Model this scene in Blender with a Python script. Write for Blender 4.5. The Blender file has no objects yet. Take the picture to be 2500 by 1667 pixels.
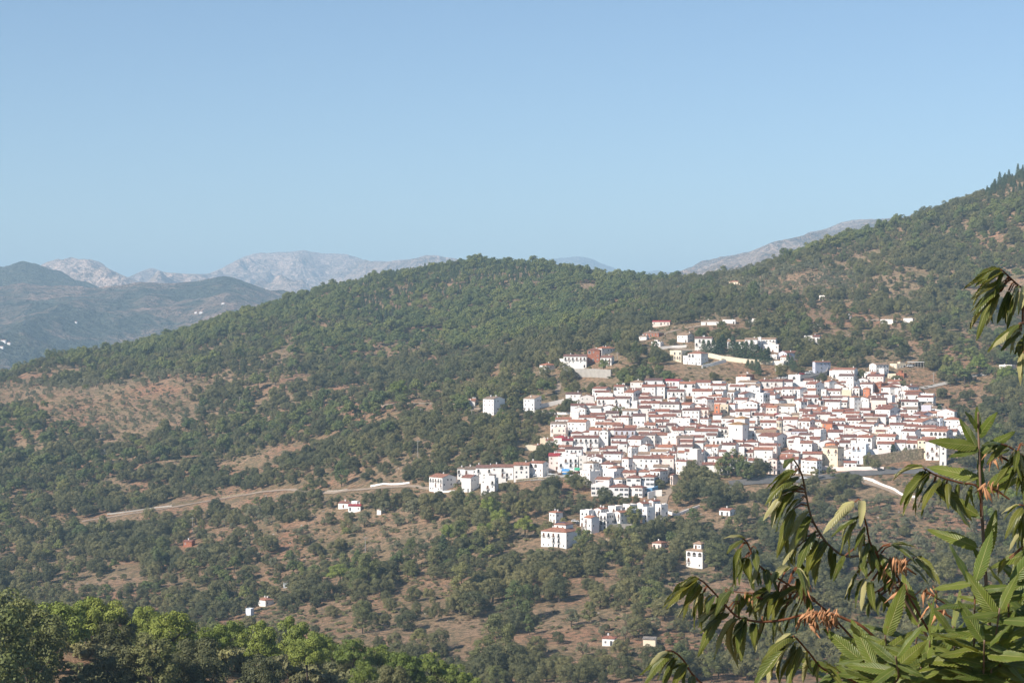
import bpy, math, random
import numpy as np
from mathutils import Vector, Matrix
random.seed(7)
RNG = np.random.default_rng(11)
SC = bpy.context.scene
COL = SC.collection
R = math.radians
# ------------------------------------------------------------------ camera, sky, sun, exposure
F = 4665.0            # focal length in photo pixels (photo 2500 x 1667)
CX, CY = 1250.0, 833.5
cam = bpy.data.cameras.new('camera'); camo = bpy.data.objects.new('camera', cam); COL.objects.link(camo)
cam.sensor_width = 36.0; cam.lens = F / 2500 * 36.0
cam.clip_start = 0.1; cam.clip_end = 60000
camo.location = (0, 0, 0); camo.rotation_euler = (R(90), 0, 0)
SC.camera = camo
SUN_EL, SUN_AZ = 37.0, 233.0      # azimuth clockwise from +Y
sun = bpy.data.lights.new('sun', 'SUN'); suno = bpy.data.objects.new('sun', sun); COL.objects.link(suno)
sun.energy = 5.0; sun.angle = R(0.53); sun.color = (1.0, 0.925, 0.83)
_sd = Vector((math.sin(R(SUN_AZ)) * math.cos(R(SUN_EL)), math.cos(R(SUN_AZ)) * math.cos(R(SUN_EL)), math.sin(R(SUN_EL))))
suno.rotation_euler = (-_sd).to_track_quat('-Z', 'Y').to_euler()
world = bpy.data.worlds.new('World'); SC.world = world; world.use_nodes = True
wn = world.node_tree; wn.nodes.clear()
wo = wn.nodes.new('ShaderNodeOutputWorld'); wb = wn.nodes.new('ShaderNodeBackground'); sky = wn.nodes.new('ShaderNodeTexSky')
sky.sky_type = 'NISHITA'; sky.sun_disc = False; sky.sun_elevation = R(SUN_EL); sky.sun_rotation = R(SUN_AZ)
sky.altitude = 700; sky.air_density = 1.0; sky.dust_density = 0.0; sky.ozone_density = 3.6
wb.inputs['Strength'].default_value = 0.078
wn.links.new(sky.outputs[0], wb.inputs[0]); wn.links.new(wb.outputs[0], wo.inputs[0])
SC.view_settings.view_transform = 'Standard'; SC.view_settings.look = 'None'
SC.view_settings.exposure = 0.70; SC.view_settings.gamma = 1.0; SC.view_settings.use_curve_mapping = False
SC.render.engine = 'CYCLES'
cy = SC.cycles
cy.max_bounces = 6; cy.diffuse_bounces = 2; cy.glossy_bounces = 2; cy.transmission_bounces = 3; cy.volume_bounces = 0
cy.transparent_max_bounces = 6; cy.use_denoising = True; cy.caustics_reflective = False; cy.caustics_refractive = False
cy.use_adaptive_sampling = True; cy.adaptive_threshold = 0.02

def P(px, py, D):
    return Vector(((px - CX) / F * D, D, (CY - py) / F * D))

# ------------------------------------------------------------------ helpers
def tag(o, label=None, cat=None, group=None, kind=None):
    if label: o['label'] = label
    if cat: o['category'] = cat
    if group: o['group'] = group
    if kind: o['kind'] = kind
    return o
def link(name, data, parent=None, loc=None, rz=None):
    o = bpy.data.objects.new(name, data); COL.objects.link(o)
    if parent: o.parent = parent
    if loc is not None: o.location = loc
    if rz is not None: o.rotation_euler = (0, 0, rz)
    return o
def np_mesh(name, verts, faces, mats=(), smooth=False, mi=None, uv=None):
    """faces: (n,3) or (n,4) int array"""
    me = bpy.data.meshes.new(name)
    verts = np.asarray(verts, dtype=np.float32); faces = np.asarray(faces, dtype=np.int32)
    n, k = faces.shape
    me.vertices.add(len(verts)); me.vertices.foreach_set('co', verts.ravel())
    me.loops.add(n * k); me.loops.foreach_set('vertex_index', faces.ravel())
    me.polygons.add(n); me.polygons.foreach_set('loop_start', np.arange(0, n * k, k, dtype=np.int32))
    me.polygons.foreach_set('loop_total', np.full(n, k, dtype=np.int32))
    if mi is not None: me.polygons.foreach_set('material_index', np.asarray(mi, dtype=np.int32))
    if uv is not None:
        l = me.uv_layers.new(name='UVMap'); l.data.foreach_set('uv', np.asarray(uv, dtype=np.float32)[faces.ravel()].ravel())
    for m in mats: me.materials.append(m)
    me.update(calc_edges=True)
    me.polygons.foreach_set('use_smooth', np.full(n, bool(smooth)))
    return me
class MB:
    def __init__(s): s.v = []; s.f = []; s.m = []
    def poly(s, pts, m=0):
        i = len(s.v); s.v += [tuple(p) for p in pts]; s.f.append(tuple(range(i, i + len(pts)))); s.m.append(m)
    def box(s, x0, x1, y0, y1, z0, z1, m=0, top=None):
        i = len(s.v)
        s.v += [(x0,y0,z0),(x1,y0,z0),(x1,y1,z0),(x0,y1,z0),(x0,y0,z1),(x1,y0,z1),(x1,y1,z1),(x0,y1,z1)]
        for k, q in enumerate(((0,3,2,1),(4,5,6,7),(0,1,5,4),(1,2,6,5),(2,3,7,6),(3,0,4,7))):
            s.f.append(tuple(i + a for a in q)); s.m.append(m if (top is None or k != 1) else top)
    def prism(s, pts, axis, a0, a1, m=0):
        """closed 2D outline extruded along axis 'x' or 'y'; pts are (other, z)"""
        n = len(pts); i = len(s.v)
        for a in (a0, a1):
            for (q, z) in pts: s.v.append((a, q, z) if axis == 'x' else (q, a, z))
        for k in range(n):
            s.f.append((i + k, i + (k + 1) % n, i + n + (k + 1) % n, i + n + k)); s.m.append(m)
    def tube(s, pts, r0, r1, n=6, m=0):
        rings = []
        L = len(pts)
        for k, p in enumerate(pts):
            p = Vector(p); d = (Vector(pts[min(k + 1, L - 1)]) - Vector(pts[max(k - 1, 0)])).normalized()
            a = d.cross(Vector((0.3, 0.9, 0.2))).normalized(); b = d.cross(a)
            r = r0 + (r1 - r0) * k / max(1, L - 1); i = len(s.v)
            for j in range(n):
                t = 2 * math.pi * j / n; s.v.append(tuple(p + a * (r * math.cos(t)) + b * (r * math.sin(t))))
            rings.append(i)
        for k in range(L - 1):
            for j in range(n):
                s.f.append((rings[k] + j, rings[k] + (j + 1) % n, rings[k + 1] + (j + 1) % n, rings[k + 1] + j)); s.m.append(m)
        s.f.append(tuple(rings[-1] + j for j in range(n))); s.m.append(m)
    def mesh(s, name, mats, smooth=False):
        me = bpy.data.meshes.new(name); me.from_pydata(s.v, [], s.f)
        for m in mats: me.materials.append(m)
        if len(mats) > 1: me.polygons.foreach_set('material_index', s.m)
        me.update()
        if smooth: me.polygons.foreach_set('use_smooth', [True] * len(me.polygons))
        return me
    def build(s, name, mats, parent=None, loc=None, rz=None, smooth=False):
        if not isinstance(mats, (list, tuple)): mats = [mats]
        return link(name, s.mesh(name, mats, smooth), parent, loc, rz)

# value noise in numpy
_perm = RNG.random((256, 256)).astype(np.float32)
def vnoise(x, y):
    xi = np.floor(x).astype(np.int64); yi = np.floor(y).astype(np.int64); fx = x - xi; fy = y - yi
    fx = fx * fx * fx * (fx * (fx * 6 - 15) + 10); fy = fy * fy * fy * (fy * (fy * 6 - 15) + 10)
    g = lambda a, b: _perm[a & 255, b & 255]
    return (g(xi, yi) * (1 - fx) + g(xi + 1, yi) * fx) * (1 - fy) + (g(xi, yi + 1) * (1 - fx) + g(xi + 1, yi + 1) * fx) * fy
def fbm(x, y, s, o=4):
    x = np.asarray(x, float) / s + 37.2; y = np.asarray(y, float) / s + 91.7; a = 1.0; t = 0; n = 0
    for k in range(o):
        t = t + a * (vnoise(x, y) * 2 - 1); n += a; a *= .5; x, y = x * 1.83 + y * .8 + 5.1, y * 1.83 - x * .8 + 3.3
    return t / n
def ridged(x, y, s, o=4):
    x = np.asarray(x, float) / s + 11.2; y = np.asarray(y, float) / s + 55.7; a = 1.0; t = 0; n = 0
    for k in range(o):
        t = t + a * (1 - np.abs(vnoise(x, y) * 2 - 1) * 2); n += a; a *= .5; x, y = x * 1.83 + y * .8 + 5.1, y * 1.83 - x * .8 + 3.3
    return t / n

# ------------------------------------------------------------------ materials
def mat(name):
    m = bpy.data.materials.new(name); m.use_nodes = True; nt = m.node_tree; nt.nodes.clear()
    out = nt.nodes.new('ShaderNodeOutputMaterial'); b = nt.nodes.new('ShaderNodeBsdfPrincipled')
    nt.links.new(b.outputs[0], out.inputs[0]); b.inputs['Specular IOR Level'].default_value = 0.25
    return m, nt, b, out
def N(nt, t, **kw):
    n = nt.nodes.new(t)
    for k, v in kw.items():
        if k.startswith('i_'): n.inputs[k[2:]].default_value = v
        else: setattr(n, k, v)
    return n
def ramp(nt, src, stops):
    r = nt.nodes.new('ShaderNodeValToRGB'); e = r.color_ramp.elements
    while len(e) < len(stops): e.new(0.5)
    for k, (p, c) in enumerate(stops):
        e[k].position = p; e[k].color = (c[0], c[1], c[2], 1) if isinstance(c, (tuple, list)) else (c, c, c, 1)
    nt.links.new(src, r.inputs[0]); return r.outputs[0]
def mix(nt, fac, a, b, mode='MIX'):
    m = nt.nodes.new('ShaderNodeMix'); m.data_type = 'RGBA'; m.blend_type = mode
    for s, v in ((0, fac), (6, a), (7, b)):
        if hasattr(v, 'links'): nt.links.new(v, m.inputs[s])
        elif isinstance(v, (tuple, list)): m.inputs[s].default_value = (v[0], v[1], v[2], 1)
        else: m.inputs[s].default_value = v
    return m.outputs[2]
def noise(nt, scale, det=4, rough=.55, vec=None, dist=0.0):
    n = N(nt, 'ShaderNodeTexNoise'); n.inputs['Scale'].default_value = scale; n.inputs['Detail'].default_value = det
    n.inputs['Roughness'].default_value = rough; n.inputs['Distortion'].default_value = dist
    if vec is None:
        g = N(nt, 'ShaderNodeNewGeometry'); vec = g.outputs['Position']
    nt.links.new(vec, n.inputs['Vector']); return n.outputs['Fac']
def bump(nt, b, h, strength, dist):
    n = N(nt, 'ShaderNodeBump'); n.inputs['Strength'].default_value = strength; n.inputs['Distance'].default_value = dist
    nt.links.new(h, n.inputs['Height']); nt.links.new(n.outputs[0], b.inputs['Normal'])
def setc(nt, b, c):
    if hasattr(c, 'links'): nt.links.new(c, b.inputs['Base Color'])
    else: b.inputs['Base Color'].default_value = (c[0], c[1], c[2], 1)
def plain(name, c, rough=.7, var=.12, scale=1.2, spec=.25, metal=0.0):
    m, nt, b, o = mat(name)
    n = noise(nt, scale, 5)
    setc(nt, b, mix(nt, 1.0, c, ramp(nt, n, [(.3, 1 - var), (.7, 1.0)]), 'MULTIPLY'))
    b.inputs['Roughness'].default_value = rough; b.inputs['Specular IOR Level'].default_value = spec; b.inputs['Metallic'].default_value = metal
    return m
def wallmat(name, c):
    m, nt, b, o = mat(name)
    n = noise(nt, .35, 5, .6); n2 = noise(nt, 2.5, 4, .7)
    base = mix(nt, 1.0, c, ramp(nt, n, [(.3, (.95, .945, .93)), (.6, (1, 1, 1))]), 'MULTIPLY')
    base = mix(nt, 1.0, base, ramp(nt, n2, [(.3, (.9, .885, .86)), (.42, (1, 1, 1))]), 'MULTIPLY')
    oi = N(nt, 'ShaderNodeObjectInfo')
    base = mix(nt, 1.0, base, ramp(nt, oi.outputs['Random'], [(0, (.84, .80, .76)), (.3, (1, .99, .97)), (.6, (1, .965, .93)), (.8, (1, 1, 1)), (1, (.88, .89, .9))]), 'MULTIPLY')
    setc(nt, b, base); b.inputs['Roughness'].default_value = .85; b.inputs['Specular IOR Level'].default_value = .15
    bump(nt, b, n2, .3, .03)
    return m
def roofmat(name, c):
    m, nt, b, o = mat(name)
    tc = N(nt, 'ShaderNodeTexCoord')
    w = N(nt, 'ShaderNodeTexWave', wave_type='BANDS', bands_direction='X'); w.inputs['Scale'].default_value = 1.35; w.inputs['Distortion'].default_value = .4
    nt.links.new(tc.outputs['Object'], w.inputs['Vector'])
    n = noise(nt, .8, 5, .7); n2 = noise(nt, 5.0, 3, .7)
    oi = N(nt, 'ShaderNodeObjectInfo')
    base = mix(nt, 1.0, c, ramp(nt, n, [(.3, (.62, .62, .66)), (.5, (1, 1, 1)), (.72, (1.25, 1.2, 1.1))]), 'MULTIPLY')
    base = mix(nt, 1.0, base, ramp(nt, n2, [(.35, (.6, .6, .6)), (.6, (1.15, 1.15, 1.15))]), 'MULTIPLY')
    base = mix(nt, 1.0, base, ramp(nt, w.outputs['Fac'], [(.1, (.62, .6, .58)), (.5, (1.08, 1.08, 1.08))]), 'MULTIPLY')
    base = mix(nt, 1.0, base, ramp(nt, oi.outputs['Random'], [(0, (.72, .74, .78)), (.5, (1, 1, 1)), (1, (1.25, 1.12, 1.0))]), 'MULTIPLY')
    setc(nt, b, base); b.inputs['Roughness'].default_value = .9; b.inputs['Specular IOR Level'].default_value = .15
    bump(nt, b, w.outputs['Fac'], .8, .08)
    return m
WALL = {'w': wallmat('whitewash', (.82, .80, .775)), 'c': wallmat('cream_render', (.76, .66, .5)), 'p': wallmat('pink_render', (.8, .68, .62)),
        's': wallmat('salmon_render', (.62, .25, .14)), 'k': plain('brick_wall', (.40, .155, .09), .9, .4, 1.5), 'o': wallmat('ochre_render', (.55, .25, .06)),
        'e': plain('concrete_wall', (.42, .38, .33), .9, .3, .5), 'l': wallmat('lilac_and_shade_render', (.6, .6, .68)), 'b': wallmat('bluish_render', (.7, .76, .84))}  # lilac: own colour on some houses, bluish shade painted into the walls of others
WALLNAME = {'w': 'white', 'c': 'cream', 'p': 'pinkish', 's': 'salmon', 'k': 'brick', 'o': 'ochre', 'e': 'grey', 'l': 'lilac-shaded', 'b': 'bluish white'}
ROOF = {'r': roofmat('red_tiles', (.31, .145, .108)), 'o': roofmat('orange_tiles', (.42, .20, .135)), 't': roofmat('tan_tiles', (.36, .26, .19)),
        'd': roofmat('dark_tiles', (.25, .145, .12)), 'R': roofmat('bright_red_tiles', (.38, .06, .07)), 'y': roofmat('ochre_tiles', (.40, .23, .10)),
        'g': roofmat('grey_sheets', (.26, .235, .215)), 'W': plain('white_roof', (.7, .69, .67), .8, .1, .5)}
ROOFNAME = {'r': 'red-brown', 'o': 'orange', 't': 'tan', 'd': 'dark brown', 'R': 'bright red', 'y': 'ochre', 'g': 'grey', 'W': 'pale'}
M_GLASS = plain('window_glass', (.09, .095, .105), .18, .3, 3, .5)
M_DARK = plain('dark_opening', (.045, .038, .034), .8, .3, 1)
M_FRAME = plain('window_surround', (.74, .72, .69), .8, .1, 3)
M_WOOD = plain('brown_shutter', (.16, .07, .035), .7, .3, 3)
M_IRON = plain('dark_iron', (.05, .05, .055), .6, .2, 3)
M_CHIM = plain('chimney_white', (.78, .76, .73), .85, .15, 2)
M_TERRA = plain('terrace_tiles', (.45, .25, .18), .8, .2, 1)
M_CONC = plain('concrete', (.40, .37, .33), .9, .25, .6)
M_ASPH = plain('asphalt', (.13, .125, .12), .9, .25, .4)
M_PANEL = plain('solar_panel', (.03, .045, .09), .2, .2, 1, .6)
M_TIRE = plain('tyre', (.02, .02, .02), .8, .1, 3)

# ground
def groundmat():
    m, nt, b, o = mat('dry_hillside')
    n1 = noise(nt, .012, 5, .6, dist=.6); n2 = noise(nt, .05, 6, .65); n3 = noise(nt, .4, 6, .75); n4 = noise(nt, 2.2, 4, .8)
    g = N(nt, 'ShaderNodeNewGeometry')
    c = mix(nt, ramp(nt, n1, [(.42, 0), (.6, 1)]), (.43, .285, .18), (.46, .235, .145))
    c = mix(nt, ramp(nt, n2, [(.42, 0), (.62, .75)]), c, (.235, .195, .10))
    c = mix(nt, ramp(nt, n3, [(.47, 0), (.56, .9)]), c, (.17, .14, .085))
    c = mix(nt, ramp(nt, n3, [(.32, .8), (.44, 0)]), c, (.46, .33, .21))
    c = mix(nt, 1.0, c, ramp(nt, n4, [(.35, (.55, .56, .55)), (.65, (1.3, 1.28, 1.25))]), 'MULTIPLY')
    setc(nt, b, c); b.inputs['Roughness'].default_value = .95; b.inputs['Specular IOR Level'].default_value = .1
    add = N(nt, 'ShaderNodeMath', operation='ADD'); nt.links.new(n3, add.inputs[0]); nt.links.new(n4, add.inputs[1])
    bump(nt, b, add.outputs[0], 1.0, .9)
    return m
def mountainmat(name, rock, scrub, lo, hi, s):
    m, nt, b, o = mat(name)
    n1 = noise(nt, s, 8, .68, dist=.4); n2 = noise(nt, s * 9, 6, .7); n3 = noise(nt, s * 45, 4, .8)
    f = N(nt, 'ShaderNodeMath', operation='MULTIPLY_ADD'); nt.links.new(n2, f.inputs[0]); f.inputs[1].default_value = .6
    nt.links.new(n1, f.inputs[2])
    c = mix(nt, ramp(nt, f.outputs[0], [(lo, 0), (hi, 1)]), scrub, rock)
    c = mix(nt, 1.0, c, ramp(nt, n3, [(.38, (.4, .44, .42)), (.62, (1.5, 1.4, 1.3))]), 'MULTIPLY')
    g_ = N(nt, 'ShaderNodeNewGeometry'); sx = N(nt, 'ShaderNodeSeparateXYZ'); nt.links.new(g_.outputs['Normal'], sx.inputs[0])
    setc(nt, b, c); b.inputs['Roughness'].default_value = .95; b.inputs['Specular IOR Level'].default_value = .05
    bump(nt, b, f.outputs[0], 1.0, 160)
    return m
def foliage(name, c, c2, trans=.14, rough=.6, nscale=.02):
    m, nt, b, out = mat(name)
    oi = N(nt, 'ShaderNodeObjectInfo'); n = noise(nt, nscale, 3); n2 = noise(nt, 1.3, 3, .7)
    col = mix(nt, oi.outputs['Random'], c, c2)
    col = mix(nt, 1.0, col, ramp(nt, n, [(.35, (.8, .85, .85)), (.65, (1.2, 1.15, 1.05))]), 'MULTIPLY')
    col = mix(nt, 1.0, col, ramp(nt, n2, [(.3, (.7, .7, .7)), (.7, (1.35, 1.3, 1.2))]), 'MULTIPLY')
    nt.links.new(col, b.inputs['Base Color']); b.inputs['Roughness'].default_value = rough; b.inputs['Specular IOR Level'].default_value = .2
    t = N(nt, 'ShaderNodeBsdfTranslucent'); nt.links.new(col, t.inputs[0])
    ms = N(nt, 'ShaderNodeMixShader'); ms.inputs[0].default_value = trans
    nt.links.new(b.outputs[0], ms.inputs[1]); nt.links.new(t.outputs[0], ms.inputs[2]); nt.links.new(ms.outputs[0], out.inputs[0])
    return m
FOL = {'stone_pine': foliage('stone_pine_needles', (.135, .180, .040), (.215, .250, .055)), 'oak': foliage('oak_leaves', (.086, .094, .044), (.180, .172, .080)),
       'pine': foliage('pine_needles', (.105, .138, .052), (.180, .195, .062)),
       'olive': foliage('olive_leaves', (.15, .155, .09), (.20, .20, .125)),
       'conifer': foliage('conifer_needles', (.055, .085, .046), (.085, .115, .055)),
       'broadleaf': foliage('broad_leaves', (.11, .14, .05), (.18, .175, .07)),
       'shrub': foliage('shrub_leaves', (.15, .145, .075), (.20, .20, .09)),
       'thicket': foliage('thicket_leaves', (.13, .12, .075), (.24, .18, .12))}
M_BARK = plain('bark', (.10, .075, .055), .95, .4, 3)

# ------------------------------------------------------------------ the main terrain: a height sheet H(px, D)
def nd(*t): return np.array(t, float)
NODES = [
 nd((-600,230,1530),(0,262,1562),(250,265,1578),(500,270,1602),(800,280,1632),(1100,290,1705),(1400,300,1890),(2500,300,1910)),
 nd((0,400,1830),(2500,400,1830)),
 nd((-600,560,1700),(0,560,1690),(1000,530,1715),(1400,520,1690),(2500,520,1690)),
 nd((-600,760,1560),(0,740,1560),(500,700,1545),(1000,640,1530),(1500,620,1520),(2500,600,1520)),
 nd((-600,900,1380),(0,890,1380),(500,850,1370),(1000,760,1370),(1500,710,1370),(2500,700,1370)),
 nd((-600,1080,1210),(0,1070,1200),(500,1000,1200),(1000,870,1215),(1500,815,1225),(2000,800,1215),(2500,800,1200)),
 nd((-600,1230,1090),(0,1220,1080),(500,1140,1080),(1000,930,1115),(1300,880,1150),(1500,872,1155),(2000,862,1122),(2250,860,1095),(2500,880,1080)),
 nd((-600,1350,1030),(0,1340,1000),(500,1280,990),(1000,1060,1005),(1250,980,1005),(1500,945,1005),(2000,950,1000),(2500,980,980)),
 nd((-600,1450,1010),(0,1450,955),(500,1400,910),(1000,1300,905),(1250,1150,895),(1500,1050,890),(1750,1040,880),(2000,1050,880),(2500,1090,870)),
 nd((-600,1520,1020),(0,1530,938),(250,1540,900),(500,1580,845),(750,1650,790),(1000,1650,765),(1250,1550,775),(1500,1280,785),(1750,1260,765),(2000,1280,755),(2250,1300,735),(2500,1300,700),(3200,1300,560)),
]
SKY = nd((-1500,1080),(-600,1010),(0,916),(138,861),(250,850),(361,834),(510,781),(680,728),(850,680),(957,654),(1070,640),(1201,629),(1329,638),(1488,668),(1594,678),(1743,661),(1860,638),(1945,617),(2020,590),(2179,542),(2275,508),(2392,458),(2500,405),(3200,150),(4000,120))
SKD = nd((-600,1600),(0,1600),(500,1750),(1000,1950),(1250,1950),(1500,1800),(1650,1640),(1750,1600),(2500,1600))
NPX = 620
PXG = np.linspace(-1500, 4000, NPX)
DG = np.concatenate([np.geomspace(1.2, 500, 120)[:-1], np.arange(500, 2100, 4.0), np.linspace(2100, 3600, 30)])
def gsm(a, s, axis):
    k = int(3 * s) + 1; w = np.exp(-.5 * (np.arange(-k, k + 1) / s) ** 2); w /= w.sum()
    pad = [(0, 0)] * a.ndim; pad[axis] = (k, k); b = np.pad(a, pad, mode='edge')
    return np.apply_along_axis(lambda r: np.convolve(r, w, 'valid'), axis, b)
def build_sheet():
    knots = []   # lists of (D array, z array) over PXG
    one = np.ones(NPX)
    knots += [(one * 1.2, one * -1.75), (one * 4, one * -2.9), (one * 15, one * -7), (one * 60, one * -22), (one * 190, one * -43)]
    for n in NODES:
        D = np.interp(PXG, n[:, 0], n[:, 1]); y = np.interp(PXG, n[:, 0], n[:, 2])
        D = gsm(D, 8, 0); y = gsm(y, 8, 0)
        knots.append((D, (CY - y) / F * D))
    D = gsm(np.interp(PXG, SKD[:, 0], SKD[:, 1]), 8, 0); y = gsm(np.interp(PXG, SKY[:, 0], SKY[:, 1]), 3, 0) + 17
    zs = (CY - y) / F * D
    knots.append((D, zs)); knots.append((D + 160, zs - 22)); knots.append((D + 500, zs - 140)); knots.append((one * 3600, one * -170))
    KD = np.array([k[0] for k in knots]); KZ = np.array([k[1] for k in knots])
    Z = np.empty((NPX, len(DG)))
    for i in range(NPX): Z[i] = np.interp(DG, KD[:, i], KZ[:, i])
    # smooth along depth beyond 500 m
    j = np.searchsorted(DG, 500) - 5
    Z[:, j:] = gsm(Z[:, j:], 9, 1)
    PX, DD = np.meshgrid(PXG, DG, indexing='ij')
    X = (PX - CX) / F * DD
    yy = CY - F * Z / DD
    vil = np.clip(1 - (((PX - 1830) / 620) ** 4 + ((yy - 1030) / 150) ** 4), 0, 1)
    amp = np.clip(DD / 600, 0, 1) ** 1.5 * (1 - .92 * np.clip(vil * 1.6, 0, 1))
    gul = ridged(X * 1.0, DD * .45, 210, 4)
    Z = Z + amp * (9.5 * gul * np.clip((DD - 620) / 300, .25, 1) + 2.4 * fbm(X, DD, 60, 4) + .5 * fbm(X, DD, 14, 3))
    # terraces on the slopes
    tw = np.clip(fbm(X, DD, 240, 2) * 3, 0, 1) * (DD > 560)
    tz = 3.2 * (Z / 3.2 - np.floor(Z / 3.2)); Z = Z + tw * .35 * (np.clip(tz * 2.2, 0, 3.2) - tz)
    # shift so the zero mean of the gullies leaves the skyline where it stands
    ks = np.array([np.argmin(np.abs(DG - d)) for d in D])
    for i in range(NPX):
        err = zs[i] - Z[i, ks[i] - 12:ks[i] + 12].max()
        wgt = np.exp(-.5 * ((DG - DG[ks[i]]) / 220) ** 2); wgt[ks[i]:] = 1
        Z[i] += wgt * err * .85
    return X, DD, Z
X_, D_, Z_ = build_sheet()
def Hgt(px, D):
    px = np.asarray(px, float); D = np.asarray(D, float)
    fi = np.clip((px - PXG[0]) / (PXG[1] - PXG[0]), 0, NPX - 1.001); i = fi.astype(int); a = fi - i
    fj = np.clip(np.interp(D, DG, np.arange(len(DG))), 0, len(DG) - 1.001); j = fj.astype(int); b = fj - j
    return (Z_[i, j] * (1 - a) + Z_[i + 1, j] * a) * (1 - b) + (Z_[i, j + 1] * (1 - a) + Z_[i + 1, j + 1] * a) * b
def Hxy(x, y): return Hgt(CX + F * np.asarray(x, float) / np.asarray(y, float), y)
_DS = np.arange(560, 2100, 2.0)
def hit(px, py, h=0.0, dmin=560, dmax=2080):
    """first place along the column px where ground + h is seen at height py"""
    z = Hgt(np.full(_DS.shape, px), _DS) + h
    y = CY - F * z / _DS
    ok = (y <= py) & (_DS >= dmin) & (_DS <= dmax)
    if not ok.any(): return None
    k = int(np.argmax(ok)); return float(_DS[k])
def gp(px, py, dmin=560, lift=0.0):
    D = hit(px, py, 0, dmin) or 1500.0
    return Vector(((px - CX) / F * D, D, float(Hgt(px, D)) + lift))
i0 = np.arange(NPX * len(DG)).reshape(NPX, len(DG))
fc = np.stack([i0[:-1, :-1], i0[1:, :-1], i0[1:, 1:], i0[:-1, 1:]], -1).reshape(-1, 4)
g_me = np_mesh('ground', np.stack([X_, D_, Z_], -1).reshape(-1, 3), fc, [groundmat()], smooth=True)
tag(link('ground', g_me), kind='structure')

# ------------------------------------------------------------------ far mountains
def mountain(name, crest, D0, z0, Dc, m, amp, ns, px0, px1, nx=420, nt_=150, power=.9, rough=3.0, label=None):
    crest = np.array(crest, float)
    px = np.linspace(px0, px1, nx); yc = np.interp(px, crest[:, 0], crest[:, 1]); yc = gsm(yc, 1.2, 0) + 2.6 * fbm(px, px * 0 + Dc, 46, 5)
    zc = (CY - yc) / F * Dc
    t = np.concatenate([np.linspace(0, 1, nt_), 1 + np.linspace(.02, .6, 18)])
    T, PXm = np.meshgrid(t, px); zcm = zc[:, None] * np.ones_like(T)
    D = D0 + (Dc - D0) * T
    Xw = (PXm - CX) / F * D
    Z = np.where(T <= 1, z0 + (zcm - z0) * np.clip(T, 0, 1) ** power, zcm - (T - 1) * (Dc - D0) * .5)
    env = np.clip(np.sin(np.pi * np.clip(T, 0, 1)), 0, 1) ** .7 * (1 - .97 * np.clip(T * 1.0, 0, 1) ** 5)
    Z = Z + env * amp * (ridged(Xw, D * .6, ns, 6) - .35) + rough * fbm(Xw, D, ns * .12, 4)
    lim = zcm / Dc * D - 2; Z = np.where((T < 1) & (Z > lim), lim - (Z - lim) * .25, Z)
    idx = np.arange(T.size).reshape(T.shape)
    fcs = np.stack([idx[:-1, :-1], idx[1:, :-1], idx[1:, 1:], idx[:-1, 1:]], -1).reshape(-1, 4)
    o = tag(link(name, np_mesh(name, np.stack([Xw, D, Z], -1).reshape(-1, 3), fcs, [m], smooth=True)), kind='structure')
    def H(p, f):
        i = int(np.clip(round((p - px0) / (px1 - px0) * (nx - 1)), 0, nx - 1)); j = int(round(f * (nt_ - 1)))
        return Vector((Xw[i, j], D[i, j], Z[i, j]))
    return o, H
m_near = mountainmat('scrub_mountain', (.46, .30, .24), (.070, .080, .064), .76, 1.0, .0011)
m_dark = mountainmat('wooded_mountain', (.22, .20, .15), (.10, .115, .085), .85, 1.1, .002)
m_rock = mountainmat('limestone_mountain', (.60, .455, .385), (.25, .20, .165), .6, .9, .0009)
m_blue = mountainmat('far_mountain', (.33, .31, .29), (.15, .15, .13), .6, 1.0, .0008)
m_pale = mountainmat('pale_mountain', (.52, .41, .35), (.24, .175, .13), .72, .98, .0012)
_, Hfar = mountain('foothills', [(-900,650),(-300,670),(0,700),(60,690),(120,698),(230,702),(300,700),(352,691),(420,694),(457,690),(500,682),(552,674),(585,681),(620,694),(660,708),(700,716),(800,735),(1000,760),(1400,800)],
         2500, -190, 5200, m_near, 75, 620, -900, 1400, 520, 170, .95, 9)
_, Hwood = mountain('wooded_ridge', [(-900,640),(-200,655),(0,650),(28,643),(53,640),(80,644),(117,656),(160,670),(200,683),(235,697),(300,740),(700,900),(1000,1000)],
         4900, 60, 6000, m_dark, 25, 420, -900, 700, 300, 80, 1.0, 12)
mountain('limestone_peak', [(-500,660),(0,672),(97,648),(115,637),(138,632),(170,631),(213,630),(240,641),(270,655),(300,672),(325,684),(360,700),(500,740)],
         6500, 120, 9000, m_rock, 150, 520, -600, 560, 320, 130, .8, 16)
mountain('mountain_range', [(-900,690),(240,700),(319,672),(355,660),(372,657),(410,663),(456,669),(510,668),(545,652),(574,637),(595,629),(627,619),(670,616),(712,612),(735,609),(760,615),(787,622),(815,620),(845,618),(870,625),(904,636),(950,639),(1000,632),(1041,621),(1060,623),(1100,627),(1153,634),(1250,655),(1400,690),(1600,700)],
         7200, 100, 11500, m_rock, 330, 900, -300, 1500, 620, 190, .75, 12)
mountain('distant_peak', [(1200,680),(1280,650),(1334,636),(1370,630),(1414,626),(1450,634),(1480,648),(1520,664),(1560,668),(1600,662),(1640,668),(1700,690)],
         10500, 150, 14500, m_blue, 170, 800, 1150, 1750, 300, 100, .8, 14)
mountain('bare_mountain', [(1480,700),(1560,672),(1626,668),(1700,648),(1765,628),(1807,621),(1860,601),(1893,588),(1967,572),(2020,557),(2052,547),(2100,538),(2131,534),(2190,529),(2250,526),(2400,500),(2700,470),(3300,500)],
         3800, 20, 7200, m_pale, 130, 560, 1450, 3300, 480, 170, .85, 15)

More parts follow.
